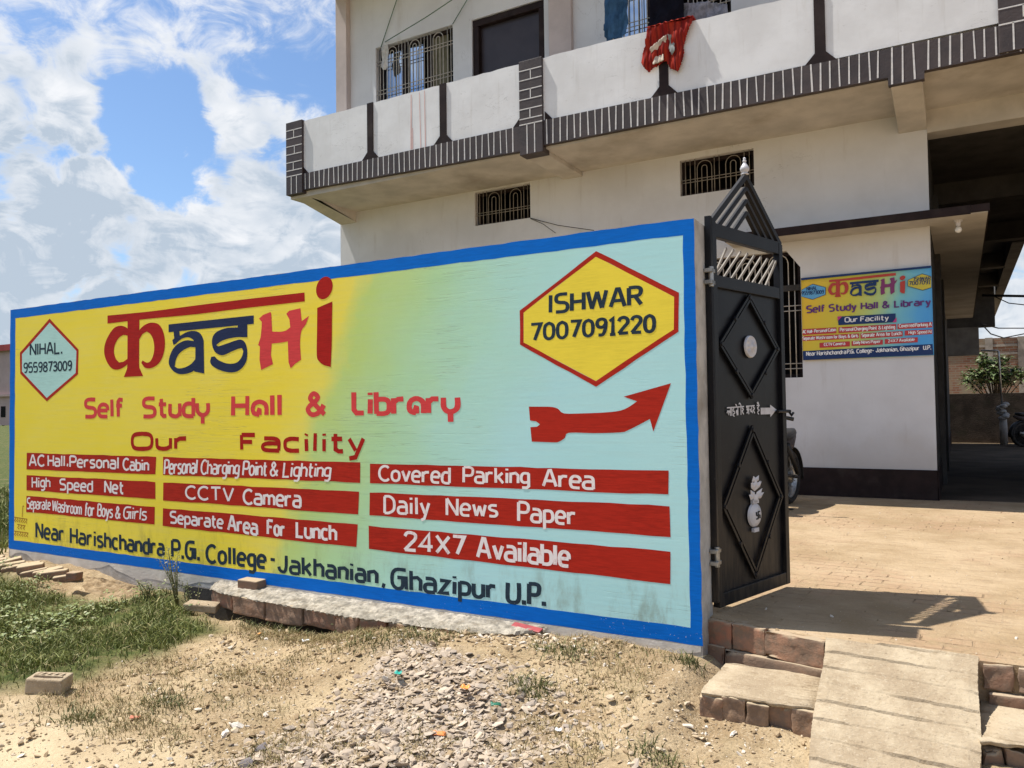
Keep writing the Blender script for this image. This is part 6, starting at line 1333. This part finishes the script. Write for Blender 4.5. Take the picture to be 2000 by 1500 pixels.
MT['grass'] = leaf_mat('grass_blade', (.105, .125, .032), (.25, .265, .07), (.42, .36, .17), .6); MT['weed'] = leaf_mat('weed_leaf', (.09, .125, .035), (.22, .26, .085), (.32, .33, .17), .5); MT['dry'] = leaf_mat('dry_grass_blade', (.26, .20, .09), (.40, .31, .16), (.14, .15, .05), .7)
P = sample(GRASS, 60000, .06); P = P[(P[:, 0] > -10) & (P[:, 1] < YW - .03)]
dn = vnoise(P[:, 0] * 3.2, P[:, 1] * 3.2, 31); P = P[rng.random(len(P)) < np.clip(.45 + dn * 1.7, .05, 1) * sstep(sdist(P, GRASS) + .35 * vnoise(P[:, 0] * 5, P[:, 1] * 5, 36), -.05, .32)]
tag(blades('grass', P, .075, .0035, .8, MT['grass']), 'green grass in front of the left end of the painted wall', kind='stuff')
Q = sample(GRASS, 1500, .0); Q = Q[(Q[:, 0] > -9) & (Q[:, 1] < YW - .15)]; Q = Q[vnoise(Q[:, 0] * 2.2 + 4, Q[:, 1] * 2.2, 33) > .17]
mb = MB(); it = [0]
def wgen():
    i = it[0] // 5 % len(Q); it[0] += 1; x, y = Q[i]; a = random.uniform(0, 6.28); return (x + random.gauss(0, .03), y + random.gauss(0, .03), gh_c[i] + random.uniform(.02, .12)), (math.cos(a), math.sin(a), random.uniform(-.1, .7))
gh_c = ground_h(Q[:, 0], Q[:, 1]); leaves(mb, len(Q) * 5, wgen, .038, .010, .15)
tag(mb.build('weeds', MT['weed'], None, fixn=False), 'low broad leafed weeds growing through the grass', kind='stuff')
# sparse dry tufts over the bare earth
T_ = sample(E_, 420, .1); T_ = near(T_, 2.2); T_ = T_[vnoise(T_[:, 0] * 2, T_[:, 1] * 2, 41) > -.12]; T_ = T_[(sdist(T_, SAND) < .05)]
P = np.concatenate([T_[rng.integers(0, len(T_), 15000)] + rng.normal(0, .07, (15000, 2)), sample(poly_w([(430, 1200), (560, 1228), (720, 1225), (830, 1250), (700, 1262), (480, 1242)], .05), 3500, .05), sample(GRASS, 5000, .16)]); P = P[P[:, 1] < YW - .02]
P = P[(P[:, 0] < -1.4)]
tag(blades('dry_grass', P, .04, .0022, 1.1, MT['dry']), 'sparse dry grass on the bare earth before the wall', kind='stuff')
G2 = np.concatenate([np.array([[c.x, c.y]]) + rng.normal(0, 1, (int(n_t), 2)) * [q_t, q_t * .7] for c, n_t, q_t in [(c, rng.integers(60, 320), rng.uniform(.04, .13)) for c in [FZ(830, 1265, .08), FZ(1098, 1290, .1), FZ(1345, 1325, .06), FZ(1270, 1475, .02), FZ(720, 1285, .05), FZ(620, 1225, .04), FZ(500, 1228, 0), FZ(560, 1235, .0), FZ(690, 1235, .05), FZ(1040, 1375, .02), FZ(160, 1400, .02), FZ(330, 1370, .02)]]]); G2 = G2[G2[:, 1] < YW - .03]
tag(blades('grass_tufts', G2, .06, .0028, 1.0, leaf_mat('tuft_blade', (.07, .09, .025), (.19, .18, .07), (.32, .26, .13), .65)), 'scattered half dry grass tufts among stones and soil', kind='stuff')
P = np.stack([rng.uniform(-16, -8.62, 16000), rng.uniform(3.9, 12, 16000)], 1); tag(blades('field_grass', P, .16, .009, .7, MT['grass']), 'tall grass of the field beyond the left end of the wall', kind='stuff')
# spindly plants in front of the wall
def spindly(px, hgt, n, label):
    p = FZ(*px, .09); x, y = p.x, min(p.y, YW - .05); z = gh(x, y); t = thing('weed_plant', (x, y, z), label, 'weed'); mb = MB(); mb2 = MB(); tips = []
    for i in range(n):
        a = random.uniform(-.5, .5); e = Vector((x + hgt * .55 * math.sin(a), y - random.uniform(0, .1), z + hgt * random.uniform(.6, 1))); m_ = Vector((x, y, z)).lerp(e, .5) + Vector((random.uniform(-.03, .03), 0, .02)); b = Vector((x + random.uniform(-.03, .03), y, z - .01)); mb.tube([b, m_, e], .0035, 5, taper=[1.2, .9, .4])
        for q in np.linspace(.35, 1, 9): c = b.lerp(m_, q * 2) if q < .5 else m_.lerp(e, q * 2 - 1); tips.append(c)
    mb.build('stem', simple('weed_stem', (.24, .22, .10), .9, .1, .2), t, smooth=True)
    leaves(mb2, len(tips) * 3, lambda: ((lambda c: (c + Vector((random.gauss(0, .012), random.gauss(0, .012), random.gauss(0, .012))), (random.uniform(-1, 1), random.uniform(-1, 1), random.uniform(-.3, .8))))(random.choice(tips))), .026, .006); mb2.build('foliage', leaf_mat('weed_plant_leaf', (.08, .10, .03), (.20, .21, .08), (.35, .3, .15), .6), t, fixn=False)
spindly((345, 1155), .50, 9, 'spindly dry weed standing against the wall left of the ledge'); spindly((292, 1160), .18, 6, 'short weed at the soil heap by the wall'); spindly((375, 1160), .34, 6, 'second spindly weed, close to the left end of the ledge'); spindly((675, 1215), .17, 5, 'short weed growing in front of the ledge')
